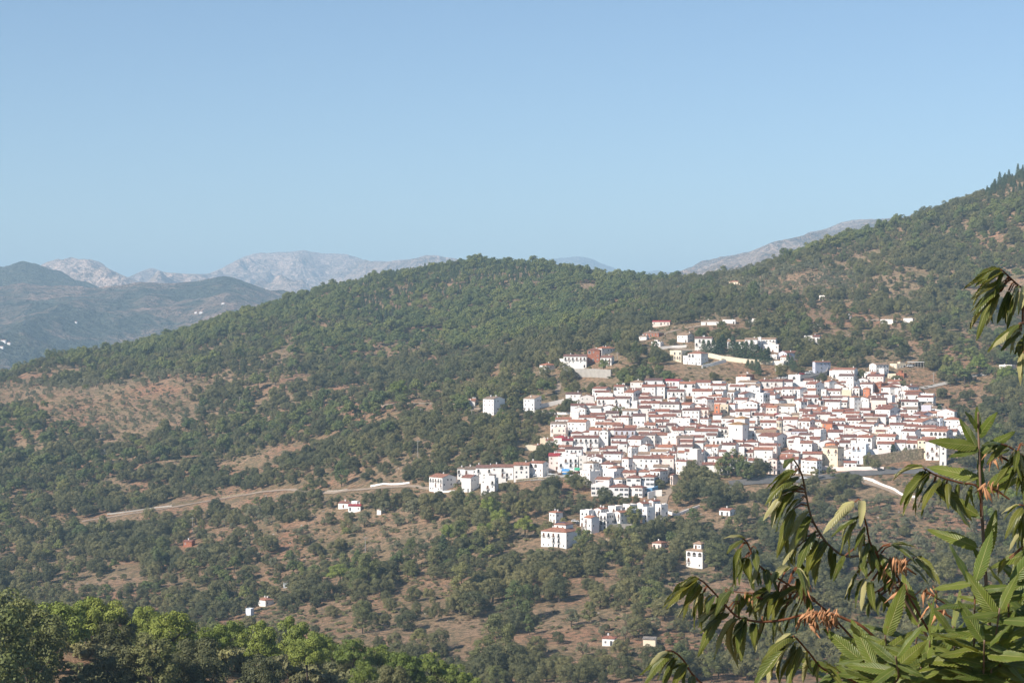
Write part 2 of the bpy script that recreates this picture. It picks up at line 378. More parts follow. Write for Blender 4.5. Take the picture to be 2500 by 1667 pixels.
# ------------------------------------------------------------------ haze
hz = MB(); hz.box(-8000, 8000, -300, 19000, -330, 610)
hm = bpy.data.materials.new('haze_air'); hm.use_nodes = True; hn = hm.node_tree; hn.nodes.clear()
ho = hn.nodes.new('ShaderNodeOutputMaterial'); hv = hn.nodes.new('ShaderNodeVolumePrincipled')
hv.inputs['Color'].default_value = (.52, .76, .97, 1); hv.inputs['Density'].default_value = 1.25e-4; hv.inputs['Anisotropy'].default_value = -0.05
hn.links.new(hv.outputs[0], ho.inputs['Volume'])
tag(hz.build('haze', hm), kind='stuff')
# ------------------------------------------------------------------ landmarks for descriptions
LM = [(1795,1062,'the square church tower'),(1903,1045,'the slim bell turret'),(2152,892,'the ochre-sided house'),(1447,870,'the unfinished brick house'),
      (1850,832,'the long hillside terrace'),(1712,1003,'the salmon facade'),(2106,1108,'the bluish apartment block'),
      (2028,1112,'the cream four-square house'),(1352,1312,'the villa with solar panels'),(1702,1355,'the lone tower house'),
      (1075,1185,'the orange-roofed end block'),(1535,1195,'the school mural wall'),(1207,985,'the grey-gabled spur block'),
      (1385,1158,'the market stalls'),(2240,1112,'the curved stone wall'),(1450,905,'the grey retaining wall'),(862,1238,'the white farmhouse'),
      (648,1468,'the valley cottage'),(560,1210,'the valley road bend'),(300,1000,'the red olive grove'),(1200,650,'the wooded summit'),
      (120,900,'the left ridge end'),(1740,1160,'the village park'),(1790,690,'the orange ridge farmhouse'),(2350,560,'the steep right-hand ridge'),
      (2300,830,'the scrubby right slope'),(930,1310,'the young orchard'),(2200,1290,'the terraced olive field'),
      (1450,1450,'the dense oak slope'),(800,1100,'the dark gully'),(1450,1250,'the stepped row houses'),(1960,915,'the sloping car park'),
      (250,1540,'the near pine clump'),(800,1560,'the near pine ridge'),(650,800,'the long left ridge'),(2222,985,'the open post shelter')]
ORD = ['nearest','second nearest','third nearest','fourth nearest','fifth nearest','sixth nearest','seventh nearest','eighth nearest','ninth nearest','tenth nearest']
def tens(n):
    if n < 10: return ORD[n]
    u = ['eleventh','twelfth','thirteenth','fourteenth','fifteenth','sixteenth','seventeenth','eighteenth','nineteenth','twentieth']
    if n < 20: return u[n - 10] + ' nearest'
    b = {2: 'twenty', 3: 'thirty', 4: 'forty', 5: 'fifty', 6: 'sixty', 7: 'seventy', 8: 'eighty', 9: 'ninety'}
    w = ['first','second','third','fourth','fifth','sixth','seventh','eighth','ninth']
    n += 1
    if n > 99: return 'farther out'
    return (b[n // 10] + ('-' + w[n % 10 - 1] if n % 10 else 'th')).replace('twentyth','twentieth').replace('tyth','tieth') + ' nearest'
DIRS = ['right of','below right of','below','below left of','left of','above left of','above','above right of']
def place_labels(items):
    """items: (obj, px, py, prefix); label = prefix, nth nearest <dir> <landmark>"""
    b = {}
    for o, x, y, pre in items:
        k = min(range(len(LM)), key=lambda q: math.hypot(x - LM[q][0], (y - LM[q][1]) * 1.4))
        dx, dy = x - LM[k][0], (y - LM[k][1])
        if abs(dx) + abs(dy) < 12: d = 'beside'
        else: d = DIRS[int(round(math.atan2(dy, dx) / (math.pi / 4))) % 8]
        b.setdefault((pre, k, d), []).append((math.hypot(dx, dy), id(o), o))
    for (pre, k, d), L in b.items():
        L.sort(key=lambda t: t[:2])
        for n, (_, _, o) in enumerate(L):
            if d == 'beside' and n == 0 : o['label'] = f'{pre}, beside {LM[k][2]}'
            elif len(L) == 1: o['label'] = f'{pre}, {d} {LM[k][2]}'
            else: o['label'] = f'{pre}, {tens(n)} {d} {LM[k][2]}'
            if len(o['label'].split()) > 16: o['label'] = o['label'].replace(' house with ', ' house, ').replace('roof, ', 'roof ')
            if len(o['label'].split()) > 16: o['label'] = o['label'].replace(' gable roof', '').replace(' gabled roof', '').replace(' hipped roof', '')

# ------------------------------------------------------------------ shared house pieces (facing -y, centred on x, base z=0)
SH = 2.04      # storey height in scene units
K7 = Matrix.Scale(.72, 4)
def k7(me): me.transform(K7); return me
def win_mesh(w, h, glass, shutter=False, grille=False):
    m = MB(); f = .09
    m.box(-w/2 - f, w/2 + f, -.07, 0, -f, 0, 1); m.box(-w/2 - f, w/2 + f, -.07, 0, h, h + f, 1)
    m.box(-w/2 - f, -w/2, -.07, 0, 0, h, 1); m.box(w/2, w/2 + f, -.07, 0, 0, h, 1)
    m.poly([(-w/2, -.012, 0), (w/2, -.012, 0), (w/2, -.012, h), (-w/2, -.012, h)], 0)
    m.box(-.03, .03, -.04, -.012, 0, h, 1)
    if shutter: m.box(-w/2 - .5, -w/2 - .1, -.06, 0, 0, h, 2); m.box(w/2 + .1, w/2 + .5, -.06, 0, 0, h, 2)
    if grille:
        for k in range(5): x = -w/2 + w * (k + .5) / 5; m.box(x - .02, x + .02, -.16, -.13, -.05, h, 3)
    return k7(m.mesh('window', [glass, M_FRAME, M_WOOD, M_IRON]))
W_MESH = [win_mesh(.85, 1.05, M_GLASS), win_mesh(.7, .9, M_DARK), win_mesh(1.0, 1.1, M_DARK, grille=True), win_mesh(.8, 1.05, M_WOOD), win_mesh(.9, 1.1, M_GLASS, grille=True)]
W_WIDE = win_mesh(2.1, 1.3, M_GLASS)
W_ROUND = None
def door_mesh(w, h, c):
    m = MB(); m.box(-w/2 - .1, w/2 + .1, -.05, 0, h, h + .12, 1); m.box(-w/2 - .1, -w/2, -.05, 0, 0, h, 1); m.box(w/2, w/2 + .1, -.05, 0, 0, h, 1)
    m.poly([(-w/2, -.012, 0), (w/2, -.012, 0), (w/2, -.012, h), (-w/2, -.012, h)], 0); m.box(-.02, .02, -.03, -.012, 0, h, 2)
    return k7(m.mesh('door', [c, M_FRAME, M_IRON]))
D_MESH = [door_mesh(1.1, 2.1, M_WOOD), door_mesh(1.2, 2.1, M_DARK), door_mesh(1.0, 2.1, M_GLASS)]
D_GAR = door_mesh(2.6, 2.3, M_DARK)
def balc_mesh(w):
    m = MB(); m.box(-w/2, w/2, -.75, 0, -.14, 0, 0)
    m.box(-w/2, w/2, -.75, -.71, .93, .98, 1); m.box(-w/2, -w/2 + .04, -.75, 0, .93, .98, 1); m.box(w/2 - .04, w/2, -.75, 0, .93, .98, 1)
    n = int(w / .22)
    for k in range(n + 1):
        x = -w/2 + .02 + (w - .04) * k / n; m.box(x - .015, x + .015, -.745, -.715, 0, .93, 1)
    for s in (-1, 1):
        for k in range(1, 4): y = -.75 * k / 4; m.box(s * (w/2 - .02) - .015, s * (w/2 - .02) + .015, y - .015, y + .015, 0, .93, 1)
    return k7(m.mesh('balcony', [M_FRAME, M_IRON]))
B_MESH = [balc_mesh(1.9), balc_mesh(2.4)]
def arch_mesh(w, h):
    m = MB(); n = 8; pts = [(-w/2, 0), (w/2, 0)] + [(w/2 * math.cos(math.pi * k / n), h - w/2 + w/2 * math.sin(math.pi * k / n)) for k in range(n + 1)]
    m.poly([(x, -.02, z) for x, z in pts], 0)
    out = [(w/2 + .16, 0)] + [((w/2 + .16) * math.cos(math.pi * k / n), h - w/2 + (w/2 + .16) * math.sin(math.pi * k / n)) for k in range(n + 1)] + [(-w/2 - .16, 0)]
    inn = [(w/2, 0)] + [(w/2 * math.cos(math.pi * k / n), h - w/2 + w/2 * math.sin(math.pi * k / n)) for k in range(n + 1)] + [(-w/2, 0)]
    for k in range(len(out) - 1):
        m.poly([(inn[k][0], -.1, inn[k][1]), (out[k][0], -.1, out[k][1]), (out[k+1][0], -.1, out[k+1][1]), (inn[k+1][0], -.1, inn[k+1][1])], 1)
        m.poly([(inn[k][0], -.1, inn[k][1]), (inn[k+1][0], -.1, inn[k+1][1]), (inn[k+1][0], 0, inn[k+1][1]), (inn[k][0], 0, inn[k][1])], 1)
    m.box(-w/2, w/2, -.12, -.05, 0, .12, 1); m.box(-w/2, w/2, -.12, -.06, .8, .9, 1)
    return k7(m.mesh('arch', [M_DARK, M_FRAME]))
A_MESH = arch_mesh(2.0, 2.3)
_cm = MB(); _cm.box(-.3, .3, -.3, .3, -1.2, .8, 0); _cm.box(-.4, .4, -.4, .4, .8, .92, 0); _cm.box(-.25, .25, -.25, .25, .92, 1.1, 0)
C_MESH = k7(_cm.mesh('chimney', [M_CHIM]))
_pm = MB()
_pm.box(-.9, .9, -.02, .02, 0, 1.9, 0)
P_MESH = k7(_pm.mesh('solar_panel', [M_PANEL]))

HS = []      # house records
def house(px, D, z0, w, d, a, st, kind, rc, wc='w', name='house', feat='', top=None, sides=True, seedv=None, plinth=4.0):
    """front right corner is the origin; face A looks to -y, face B to +x; z0 = ground level"""
    rnd = random.Random(seedv if seedv is not None else int(px * 13 + D * 7))
    th = math.atan2(px - CX, F)
    root = bpy.data.objects.new(name, None); COL.objects.link(root)
    root.location = ((px - CX) / F * D, D, z0); root.rotation_euler = (0, 0, -(a + th))
    root.empty_display_size = .1
    h = SH * st + .2 if top is None else top
    wm = WALL[wc]; rm = ROOF[rc]; e = .25; tn = .31; T = .14
    b = MB(); x0, x1, y0, y1 = -w, 0.0, 0.0, d
    r = MB(); ridge = h
    if kind == 'g':
        rise = d/2 * tn; ridge = h + rise
        b.prism([(y0, -plinth), (y1, -plinth), (y1, h), (d/2, h + rise - .02), (y0, h)], 'x', x0, x1)
        b.poly([(x1, y0, -plinth), (x1, y1, -plinth), (x1, y1, h), (x1, d/2, h + rise - .02), (x1, y0, h)]); b.poly([(x0, y0, -plinth), (x0, y0, h), (x0, d/2, h + rise - .02), (x0, y1, h), (x0, y1, -plinth)])
        lo = h - e * tn
        ff = [(-e, lo), (-e, lo + T), (d/2, h + rise + T), (d + e, lo + T), (d + e, lo), (d/2, h + rise)]
        r.prism(ff, 'x', x0 - .18, x1 + .18)
        for xx in (x0 - .18, x1 + .18):
            r.poly([(xx, *ff[k]) for k in (0, 1, 2, 5)]); r.poly([(xx, *ff[k]) for k in (5, 2, 3, 4)])
    elif kind == 'G':
        rise = w/2 * tn; ridge = h + rise
        b.prism([(x0, -plinth), (x1, -plinth), (x1, h), (-w/2, h + rise - .02), (x0, h)], 'y', y0, y1)
        b.poly([(x0, y0, -plinth), (x1, y0, -plinth), (x1, y0, h), (-w/2, y0, h + rise - .02), (x0, y0, h)]); b.poly([(x1, y1, -plinth), (x0, y1, -plinth), (x0, y1, h), (-w/2, y1, h + rise - .02), (x1, y1, h)])
        lo = h - e * tn
        ff = [(x0 - e, lo), (x0 - e, lo + T), (-w/2, h + rise + T), (x1 + e, lo + T), (x1 + e, lo), (-w/2, h + rise)]
        r.prism(ff, 'y', y0 - .18, y1 + .18)
        for yy in (y0 - .18, y1 + .18):
            r.poly([(ff[k][0], yy, ff[k][1]) for k in (0, 1, 2, 5)]); r.poly([(ff[k][0], yy, ff[k][1]) for k in (5, 2, 3, 4)])
    elif kind == 'h':
        b.box(x0, x1, y0, y1, -plinth, h)
        m_ = min(w, d) / 2 + e; rise = m_ * tn * 1.05; ridge = h + rise
        X0, X1, Y0, Y1 = x0 - e, x1 + e, y0 - e, y1 + e; zb = h - .02; zt = h + T
        if w >= d: r0, r1 = (X0 + m_, d/2, zt + rise), (X1 - m_, d/2, zt + rise)
        else: r0, r1 = (-w/2, Y0 + m_, zt + rise), (-w/2, Y1 - m_, zt + rise)
        q = [(X0, Y0, zt), (X1, Y0, zt), (X1, Y1, zt), (X0, Y1, zt)]
        if w >= d:
            r.poly([q[0], q[1], r1, r0]); r.poly([q[1], q[2], r1]); r.poly([q[2], q[3], r0, r1]); r.poly([q[3], q[0], r0])
        else:
            r.poly([q[0], q[1], r0]); r.poly([q[1], q[2], r1, r0]); r.poly([q[2], q[3], r1]); r.poly([q[3], q[0], r0, r1])
        qb = [(p[0], p[1], zb + .003) for p in q]
        for k in range(4): r.poly([qb[k], qb[(k + 1) % 4], q[(k + 1) % 4], q[k]])
        r.poly([qb[3], qb[2], qb[1], qb[0]])
    elif kind == 's':
        rise = d * .22; ridge = h + rise
        b.prism([(y0, -plinth), (y1, -plinth), (y1, h + rise), (y0, h)], 'x', x0, x1)
        b.poly([(x1, y0, -plinth), (x1, y1, -plinth), (x1, y1, h + rise), (x1, y0, h)]); b.poly([(x0, y0, -plinth), (x0, y0, h), (x0, y1, h + rise), (x0, y1, -plinth)])
        ff = [(-e, h - e * .22 + .01), (-e, h - e * .22 + T), (d + .1, h + rise + .1 * .22 + T), (d + .1, h + rise + .01)]
        r.prism(ff, 'x', x0 - .15, x1 + .15)
        for xx in (x0 - .15, x1 + .15): r.poly([(xx, *p) for p in ff])
    else:
        pw = .22; ph = .55; ridge = h + ph
        b.box(x0, x1, y0, y1, -plinth, h)
        b.box(x0, x1, y0, y0 + pw, h + .001, h + ph); b.box(x0, x1, y1 - pw, y1, h + .001, h + ph)
        b.box(x0, x0 + pw, y0 + pw + .002, y1 - pw - .002, h + .001, h + ph); b.box(x1 - pw, x1, y0 + pw + .002, y1 - pw - .002, h + .001, h + ph)
        r.box(x0 + pw + .003, x1 - pw - .003, y0 + pw + .003, y1 - pw - .003, h + .002, h + .07)
    if 'l' in feat: b.box(x0 - .03, x1 + .03, -.06, 0.001, 2.75, 2.95)          # string course
    if 'T' in feat:
        X0_, X1_, Y0_, Y1_ = -.68 * w, -.22 * w, .34 * d, .86 * d; zt_ = h + (0.4 if kind != 'f' else 0) + 2.1
        b.box(X0_, X1_, Y0_, Y1_, h - .5, zt_)
        tr = MB(); cx0, cy0 = (X0_ + X1_) / 2, (Y0_ + Y1_) / 2; q4 = [(X0_ - .3, Y0_ - .3, zt_ + .1), (X1_ + .3, Y0_ - .3, zt_ + .1), (X1_ + .3, Y1_ + .3, zt_ + .1), (X0_ - .3, Y1_ + .3, zt_ + .1)]
        for k_ in range(4):
            tr.poly([q4[k_], q4[(k_ + 1) % 4], (cx0, cy0, zt_ + 1.1)]); a_, b_ = q4[k_], q4[(k_ + 1) % 4]; tr.poly([(a_[0], a_[1], zt_ - .08), (b_[0], b_[1], zt_ - .08), b_, a_])
        tr.build('upper_roof', rm, root); link('door', D_MESH[0], root, (X0_ + .3 * (X1_ - X0_), Y0_, h + .45), 0); link('window', W_MESH[0], root, (X0_ + .75 * (X1_ - X0_), Y0_, h + 1.1), 0)
    wo_ = b.build('wall', wm, root)
    ro = r.build('roof', rm if kind != 'f' else (M_TERRA if rnd.random() < .5 else M_CONC), root)
    # chimneys
    nc = 0 if 'n' in feat else rnd.choice([0, 1, 1, 2])
    for k in range(nc):
        cx_ = rnd.uniform(x0 + .6, x1 - .6); cy_ = rnd.uniform(.4, .65) * d
        if kind == 'g': zc = h + min(cy_, d - cy_) * tn
        elif kind == 'G': zc = h + min(cx_ - x0, x1 - cx_) * tn
        elif kind == 's': zc = h + cy_ * .22
        elif kind == 'f': cy_ = d - .5; zc = h
        else: zc = h + min(cy_, d - cy_, cx_ - x0, x1 - cx_) * tn
        link('chimney', C_MESH, ro, (cx_, cy_, zc + .15))
    if kind == 'f' and 'n' not in feat and w > 4.5 and rnd.random() < .45:
        hb = MB(); hw = min(2.4, w * .4); hx = rnd.uniform(x0 + .3, x1 - hw - .3); hb.box(hx, hx + hw, d * .45, d - .25, h + .07, h + 1.8)
        hb.box(hx - .2, hx + hw + .2, d * .45 - .2, d - .1, h + 1.8, h + 1.92, 1); hb.build('roof_hut', [wm, ROOF['r']], root)
    # openings
    def openings(L, org, rot, dens, balc, ground):
        n = max(1, int(round(L / (2.05 if L < 10 else 2.3)))); sp = L / n
        wmesh = rnd.choice(W_MESH)
        for s in range(st):
            zf = s * SH + .08
            if h - zf < 1.6: continue
            bal_row = balc and s > 0 and rnd.random() < .5
            for k in range(n):
                if rnd.random() > dens: continue
                u = (k + .5) * sp + rnd.uniform(-.12, .12) * sp * .5
                x = org[0] + (-(L - u) if rot == 0 else 0); y = org[1] + (0 if rot == 0 else u)
                if 'a' in feat and rot == 0 and s == st - 1:
                    link('arch', A_MESH, root, (x, y, zf + .06), rot); continue
                if 'W' in feat:
                    link('window', W_WIDE, root, (x, y, zf + .68), rot); continue
                if s == 0 and ground:
                    if k == n // 2 or rnd.random() < .25: link('door', rnd.choice(D_MESH + ([D_GAR] if sp > 2.4 else [])), root, (x, y, .05), rot)
                    else: link('window', wmesh, root, (x, y, zf + .72), rot)
                elif bal_row or ('b' in feat and s > 0 and rnd.random() < .6 and rot == 0):
                    link('door', rnd.choice(D_MESH[:2]), root, (x, y, zf), rot)
                    if sp > 1.5: link('balcony', B_MESH[0], root, (x, y, zf), rot)
                elif s == st - 1 and L > 5 and rnd.random() < .06: link('arch', A_MESH, root, (x, y, zf + .1), rot)
                else: link('window', wmesh, root, (x, y, zf + .68), rot)
    if 'n' not in feat or 'x' in feat:
        openings(w, (0, 0), 0, .66 if 'B' not in feat else .25, rnd.random() < .35, True)
        if sides: openings(d, (0, 0), R(90), .42 if w >= d else .75, False, False)
    HS.append(dict(o=root, px=px - w/2 / D * F * math.cos(a), D=D, w=w, d=d, a=a, st=st, kind=kind, rc=rc, wc=wc, h=h, ridge=ridge,
                   py=CY - F * (z0 + h * .7) / D, x0=px - w * math.cos(a) / D * F, x1=px + d * math.sin(a) / D * F, name=name, y0=CY - F * z0 / D))
    return root
REG = {'A': (1280, 780, 5.6), 'B': (1640, 780, 5.6), 'C': (1960, 820, 5.6), 'D': (1300, 980, 5.6), 'E': (1600, 980, 5.6), 'F': (1960, 960, 5.6), 'G': (1020, 960, 5.6), 'H': (1280, 1160, 4.704), 'S': (0, 0, 1)}
def from_table(reg, txt):
    ox, oy, s = REG[reg]
    out = []
    for row in txt.split(';'):
        p = row.split()
        if not p: continue
        xl, xc, xr, ye = (float(v) for v in p[:4]); st = int(p[4]); kr = p[5]; wc = p[6] if len(p) > 6 and p[6] != '-' else 'w'; feat = p[7] if len(p) > 7 else ''
        xl, xc, xr, ye = ox + xl / s, ox + xc / s, ox + xr / s, oy + ye / s
        h = SH * st + .2
        D = hit(xc, ye, h)
        if D is None: print('no place', row); continue
        m = D / F; LA = (xc - xl) * m; LB = (xr - xc) * m
        rnd = random.Random(int(xl * 7 + ye * 3))
        if LB < .35 * LA:
            d = rnd.uniform(5.4, 7.0) if LA > 4 else rnd.uniform(3.5, 4.6)
            if st == 1: d *= .7
            a = math.asin(min(.55, max(.035, LB / d))) if LB > .2 else R(rnd.uniform(2, 7))
            if LB > .55 * d: d = LB / .55
            w = LA / math.cos(a)
        elif LB <= LA * 1.0001:
            a = R(32); d = LB / math.sin(a); w = LA / math.cos(a)
            if d > 11: a = R(48); d = LB / math.sin(a); w = LA / math.cos(a)
        else:
            a = R(52); d = LB / math.sin(a); w = LA / math.cos(a)
            if w > 11: a = R(40); d = LB / math.sin(a); w = LA / math.cos(a)
        z0 = float(Hgt(xc, D))
        nm = 'house'
        out.append(house(xc, D, z0, w, d, a, st, kr[0], kr[1] if len(kr) > 1 else 't', wc, nm, feat))
    return out
# ------------------------------------------------------------------ the village, house by house
TA = """210 300 430 625 2 ho w;480 582 640 550 2 ft w;535 848 862 505 3 gd w;860 1030 1056 430 3 hr k;980 1060 1240 402 2 ho w;1040 1190 1230 530 2 gd w;
1620 1838 1910 190 1 ht k;1750 1990 2010 30 1 gR p;565 770 782 1030 2 gd w;782 925 935 1045 2 fr w n;930 1108 1190 950 2 gr w;1000 1085 1100 900 1 hR w n;
992 1235 1245 1085 3 gr w b;1236 1440 1470 1090 3 gd w;892 1050 1135 1228 2 gg w nB;1365 1490 1615 1000 3 gr w;1450 1620 1655 870 3 ht w;1645 1890 1900 845 3 gd w b;
1900 2110 2190 850 3 gR w b;1608 1790 1800 930 3 gr w b;1795 1920 1935 928 3 gr w;1955 2180 2205 995 3 gr w b;1565 1735 1745 1085 2 gr w;1742 1880 1890 1088 2 gd w;
1590 1850 1862 1150 2 gr w b;1860 2120 2130 1165 2 gd w;1970 2060 2130 1100 2 gr w;1420 1540 1560 1130 2 ft w a;1425 1548 1560 1228 2 fr w;1550 1725 1740 1215 3 gr w;
1790 1980 1990 1265 2 gr w;1982 2140 2155 1268 2 gd w;1700 1790 1800 1280 2 gr w;900 1100 1110 1308 2 gr w;1112 1290 1302 1288 2 gd w;750 975 1000 1345 2 gr w;
625 742 760 1292 3 ft w B;590 840 900 1415 3 go w;980 1100 1108 1362 2 gr w;1098 1195 1205 1388 2 hr w;1205 1282 1290 1345 2 gd w;1285 1425 1482 1338 3 hr w;
1482 1650 1662 1330 3 gd w;1700 1888 1895 1345 2 gr w;1892 2070 2080 1335 2 gr w;2072 2235 2245 1385 2 gr w;1795 1970 1985 1408 2 gr w;972 1200 1208 1448 2 go w;
1206 1345 1352 1450 2 go p;1642 1790 1800 1445 2 go w;1112 1220 1232 1510 2 go w;1372 1530 1540 1490 2 go w;1930 2060 2070 1450 2 gr w;2030 2180 2190 1515 2 gr w;
1720 1860 1870 1530 2 hr w;1830 1930 1940 1480 2 gd w"""
TB = """400 640 660 30 1 ht w;695 870 880 22 1 ft w;75 215 310 215 2 gt w;315 545 562 265 3 gd w;25 130 285 440 3 ft c a;220 400 500 470 3 ho w a;1000 1170 1180 275 3 gt w;
1172 1222 1228 262 3 ft w;1225 1420 1440 275 3 gt w;760 1000 1010 300 2 gt w;1245 1460 1470 352 2 ft w;1460 1570 1760 458 2 Go l;1810 1925 1930 235 2 ft w;1925 2020 2045 240 2 gr w;
1925 1962 2170 585 3 Go l;1370 1530 1560 590 1 ft w n;1412 1520 1530 660 1 gt w;905 1020 1130 770 2 ht k;905 1150 1220 872 3 gt w;1222 1515 1522 858 3 gr w b;1520 1650 1660 862 3 gr w b;
540 680 742 865 3 fr w;330 530 540 865 3 gr w;345 412 420 835 3 hd w n;110 320 330 890 3 go w a;685 885 895 912 2 fr w;1510 1650 1662 955 3 gr w;1192 1385 1395 975 2 go l;1395 1510 1515 962 2 gr w;
1840 1962 2082 890 3 gr w;1692 1752 1860 950 3 gr w;1860 1970 1982 968 3 go w;2042 2112 2120 980 2 fr w;2090 2152 2250 860 3 go w;282 550 560 985 3 gr w;570 700 760 985 3 gd w;
498 680 695 1055 2 go w;762 850 925 1005 3 gt w;910 990 1142 1020 3 gr w;858 1030 1062 1095 3 gr w B;1155 1250 1342 1030 3 ft w b;1342 1412 1480 1045 3 gr w;1482 1668 1700 1075 2 gr w;
1342 1460 1562 1108 2 Gr w;1770 1925 1935 1020 2 gr w;1805 2000 2010 1070 2 gr w;2065 2160 2170 1075 2 gr w;1985 2032 2150 1120 2 Gr w;412 482 580 1100 3 Gr w;582 740 752 1140 3 gr p;
582 652 660 1172 4 fr s;662 770 780 1190 3 ft c;772 862 905 1170 3 gr w;1062 1152 1160 1100 3 ft w B;1172 1232 1352 1200 2 Gr w;1232 1382 1390 1192 2 gr w;1385 1640 1650 1185 2 gt w;
1692 1762 1852 1135 3 Gr w;1882 1932 2062 1195 2 Go w;1742 1890 1895 1260 2 gr w;1892 2042 2112 1250 2 go w;0 105 115 1150 2 gr w;112 245 345 1170 2 gr w;222 302 315 1250 2 gr w;
322 400 482 1190 2 Gr p;1102 1258 1265 1310 2 gr w;1262 1398 1405 1330 2 go w;1405 1600 1620 1325 2 gR l;682 880 890 1350 2 ht w;562 682 690 1310 2 gr w;
1212 1430 1440 1415 3 gr w;1522 1720 1730 1375 3 gr w;1732 1890 1960 1395 3 go w b;1960 2045 2060 1402 2 gr w;2045 2190 2200 1422 2 gr c;72 222 232 1385 2 gr w;392 500 512 1365 2 gd w;
225 335 345 1382 2 gr w;132 240 250 1350 2 gr w;0 160 168 1505 2 gr w;165 358 365 1490 2 gr w;332 545 555 1545 2 gr w;2170 2240 2250 1330 2 gr w;1640 1735 1745 1310 2 gt c"""
TE = """1050 1180 1190 300 3 gr w;112 235 245 212 2 gr w;612 720 770 245 2 gr w;0 90 95 295 2 gr w;150 280 290 332 2 gd w;470 560 570 330 2 gr w;562 690 700 345 2 gr w;242 400 405 385 2 gr w;402 560 570 392 2 gt w;
770 890 900 302 2 gr w;682 890 900 360 2 hr w;892 990 1000 385 2 gd w;542 850 860 425 2 gr w;0 195 205 460 2 go w;352 450 460 500 2 gr w;702 830 840 470 2 gd w;472 662 672 490 2 gr w;
92 290 350 535 3 ft p B;835 970 978 530 2 ft w;982 1130 1140 490 2 ht l;1218 1402 1410 558 2 hr w;1406 1662 1802 480 3 gr w;1502 1622 1682 555 3 ft w B;1832 2070 2080 412 2 gd l;
542 652 722 575 2 gr w;302 508 520 620 3 gd w;0 270 280 630 2 gr w;672 850 912 620 2 go w;912 1090 1142 600 3 gr w;1162 1330 1362 705 2 gr w;1352 1600 1612 670 3 go w;
1632 1700 1712 615 2 gr w;1822 1890 1900 575 2 gd w;1982 2140 2160 585 3 go w;1892 2062 2075 560 3 ft w B;92 182 262 730 3 Gd w;188 285 300 716 3 gr w;312 460 470 715 2 go w;
467 572 632 668 4 ft w B;282 420 470 820 3 gr w;635 790 800 700 2 ft w;822 1030 1042 800 2 gr w;1032 1180 1190 770 2 gr w;1052 1230 1242 802 2 gr w;715 822 830 782 2 gr w;
640 798 805 868 2 gr w;802 1000 1010 872 2 gr w;1272 1400 1412 815 2 gr w;1542 1660 1680 800 3 Go p;1652 1735 1750 862 2 ht p;1702 1952 1962 800 3 gr w b;1992 2200 2235 800 3 hr w;
1722 1960 1985 710 2 hr w;2022 2240 2250 730 2 gr w;430 600 640 935 1 ft w n;870 960 970 690 2 gr w;1140 1215 1225 640 3 fr w B"""
TD = """525 680 690 442 2 hr w;682 800 812 430 2 hr w;292 430 512 510 3 hR w;182 285 292 545 2 gr p;102 182 190 530 2 ft c;0 62 112 610 1 ho c;402 552 560 550 3 gR w;562 900 910 500 3 gr w b;
572 740 750 620 3 fr w b;912 1032 1062 420 4 Gt w;856 1000 1080 340 2 go w;1102 1232 1240 342 2 gr p;1112 1402 1412 395 3 gr l;1002 1112 1120 385 2 go w;1072 1282 1292 505 2 gr w;
1082 1190 1196 580 2 gr w;1192 1292 1300 582 2 gr w;1302 1482 1622 535 3 gr w B;1452 1792 1800 448 2 gr w;1472 1572 1642 610 3 Go w;1312 1362 1452 620 3 Go w;1302 1352 1432 668 3 ft w B;
922 1010 1015 655 2 gr w;1012 1152 1162 655 2 gr w;832 912 920 645 2 Gt w;712 800 812 672 2 gr w;562 702 710 712 2 hr w;222 372 382 745 3 gR p;352 622 632 780 3 fr w b;
742 980 1052 760 2 gd w;636 742 750 775 3 ft w;1082 1222 1232 775 2 gd w;1222 1312 1372 800 4 hr w;1376 1522 1535 775 3 go w;1522 1732 1745 785 3 gr w;
702 830 912 850 4 ht w B;652 786 940 985 3 ft w;916 1102 1162 860 3 hr w;962 1112 1262 985 3 fr w;1036 1152 1262 935 3 ho w n;1452 1592 1610 965 2 ho w;1602 1742 1852 965 3 ho w;
1882 1920 1990 1010 2 gr p"""
TS = """862 1050 1110 1085 3 go w W;802 1048 1056 1155 2 ft w W;1112 1225 1290 1080 3 ht w W;1285 1478 1500 1050 3 hr w W;1492 1662 1702 1050 3 hr w W;1052 1312 1336 1190 2 hr w W;1342 1502 1562 1190 2 hr w W"""
TG = """890 1037 1190 88 4 gt w;655 782 800 120 1 Go w;205 268 282 278 1 gt w n;1445 1592 1690 75 3 st w;155 335 530 1160 3 go w b;598 722 840 1162 3 gr w b;862 1050 1102 1182 3 fr w b;892 1046 1060 1112 1 gd w nx;
540 640 650 1040 3 ht w;640 800 806 1042 3 gt w b;792 1010 1016 1020 3 gd w b;1012 1305 1312 1010 3 gd w b;1312 1522 1530 985 3 go w;1522 1706 1790 962 3 go w a;1470 1622 1640 735 1 ft c n;1622 1672 1680 700 1 ho c n;
520 560 600 110 1 ft w n"""
TH = """190 482 650 660 3 ho w TV;640 740 800 420 3 ft w b;800 880 960 400 3 Go w b;690 770 860 492 3 go w b;962 1050 1130 380 3 ft w b;860 945 1030 462 3 ft w b;1030 1100 1190 430 3 Go w b;
1132 1210 1300 362 3 ft w b;1190 1240 1330 425 3 ft w b;1290 1360 1440 330 3 Gr w b;1355 1410 1500 385 3 ft w b;1430 1480 1560 300 3 Gr w b;1505 1570 1650 352 3 fr w b;
285 362 442 440 2 ho w;1470 1572 1642 790 1 ho p;1858 2046 2122 885 3 ht w aT"""
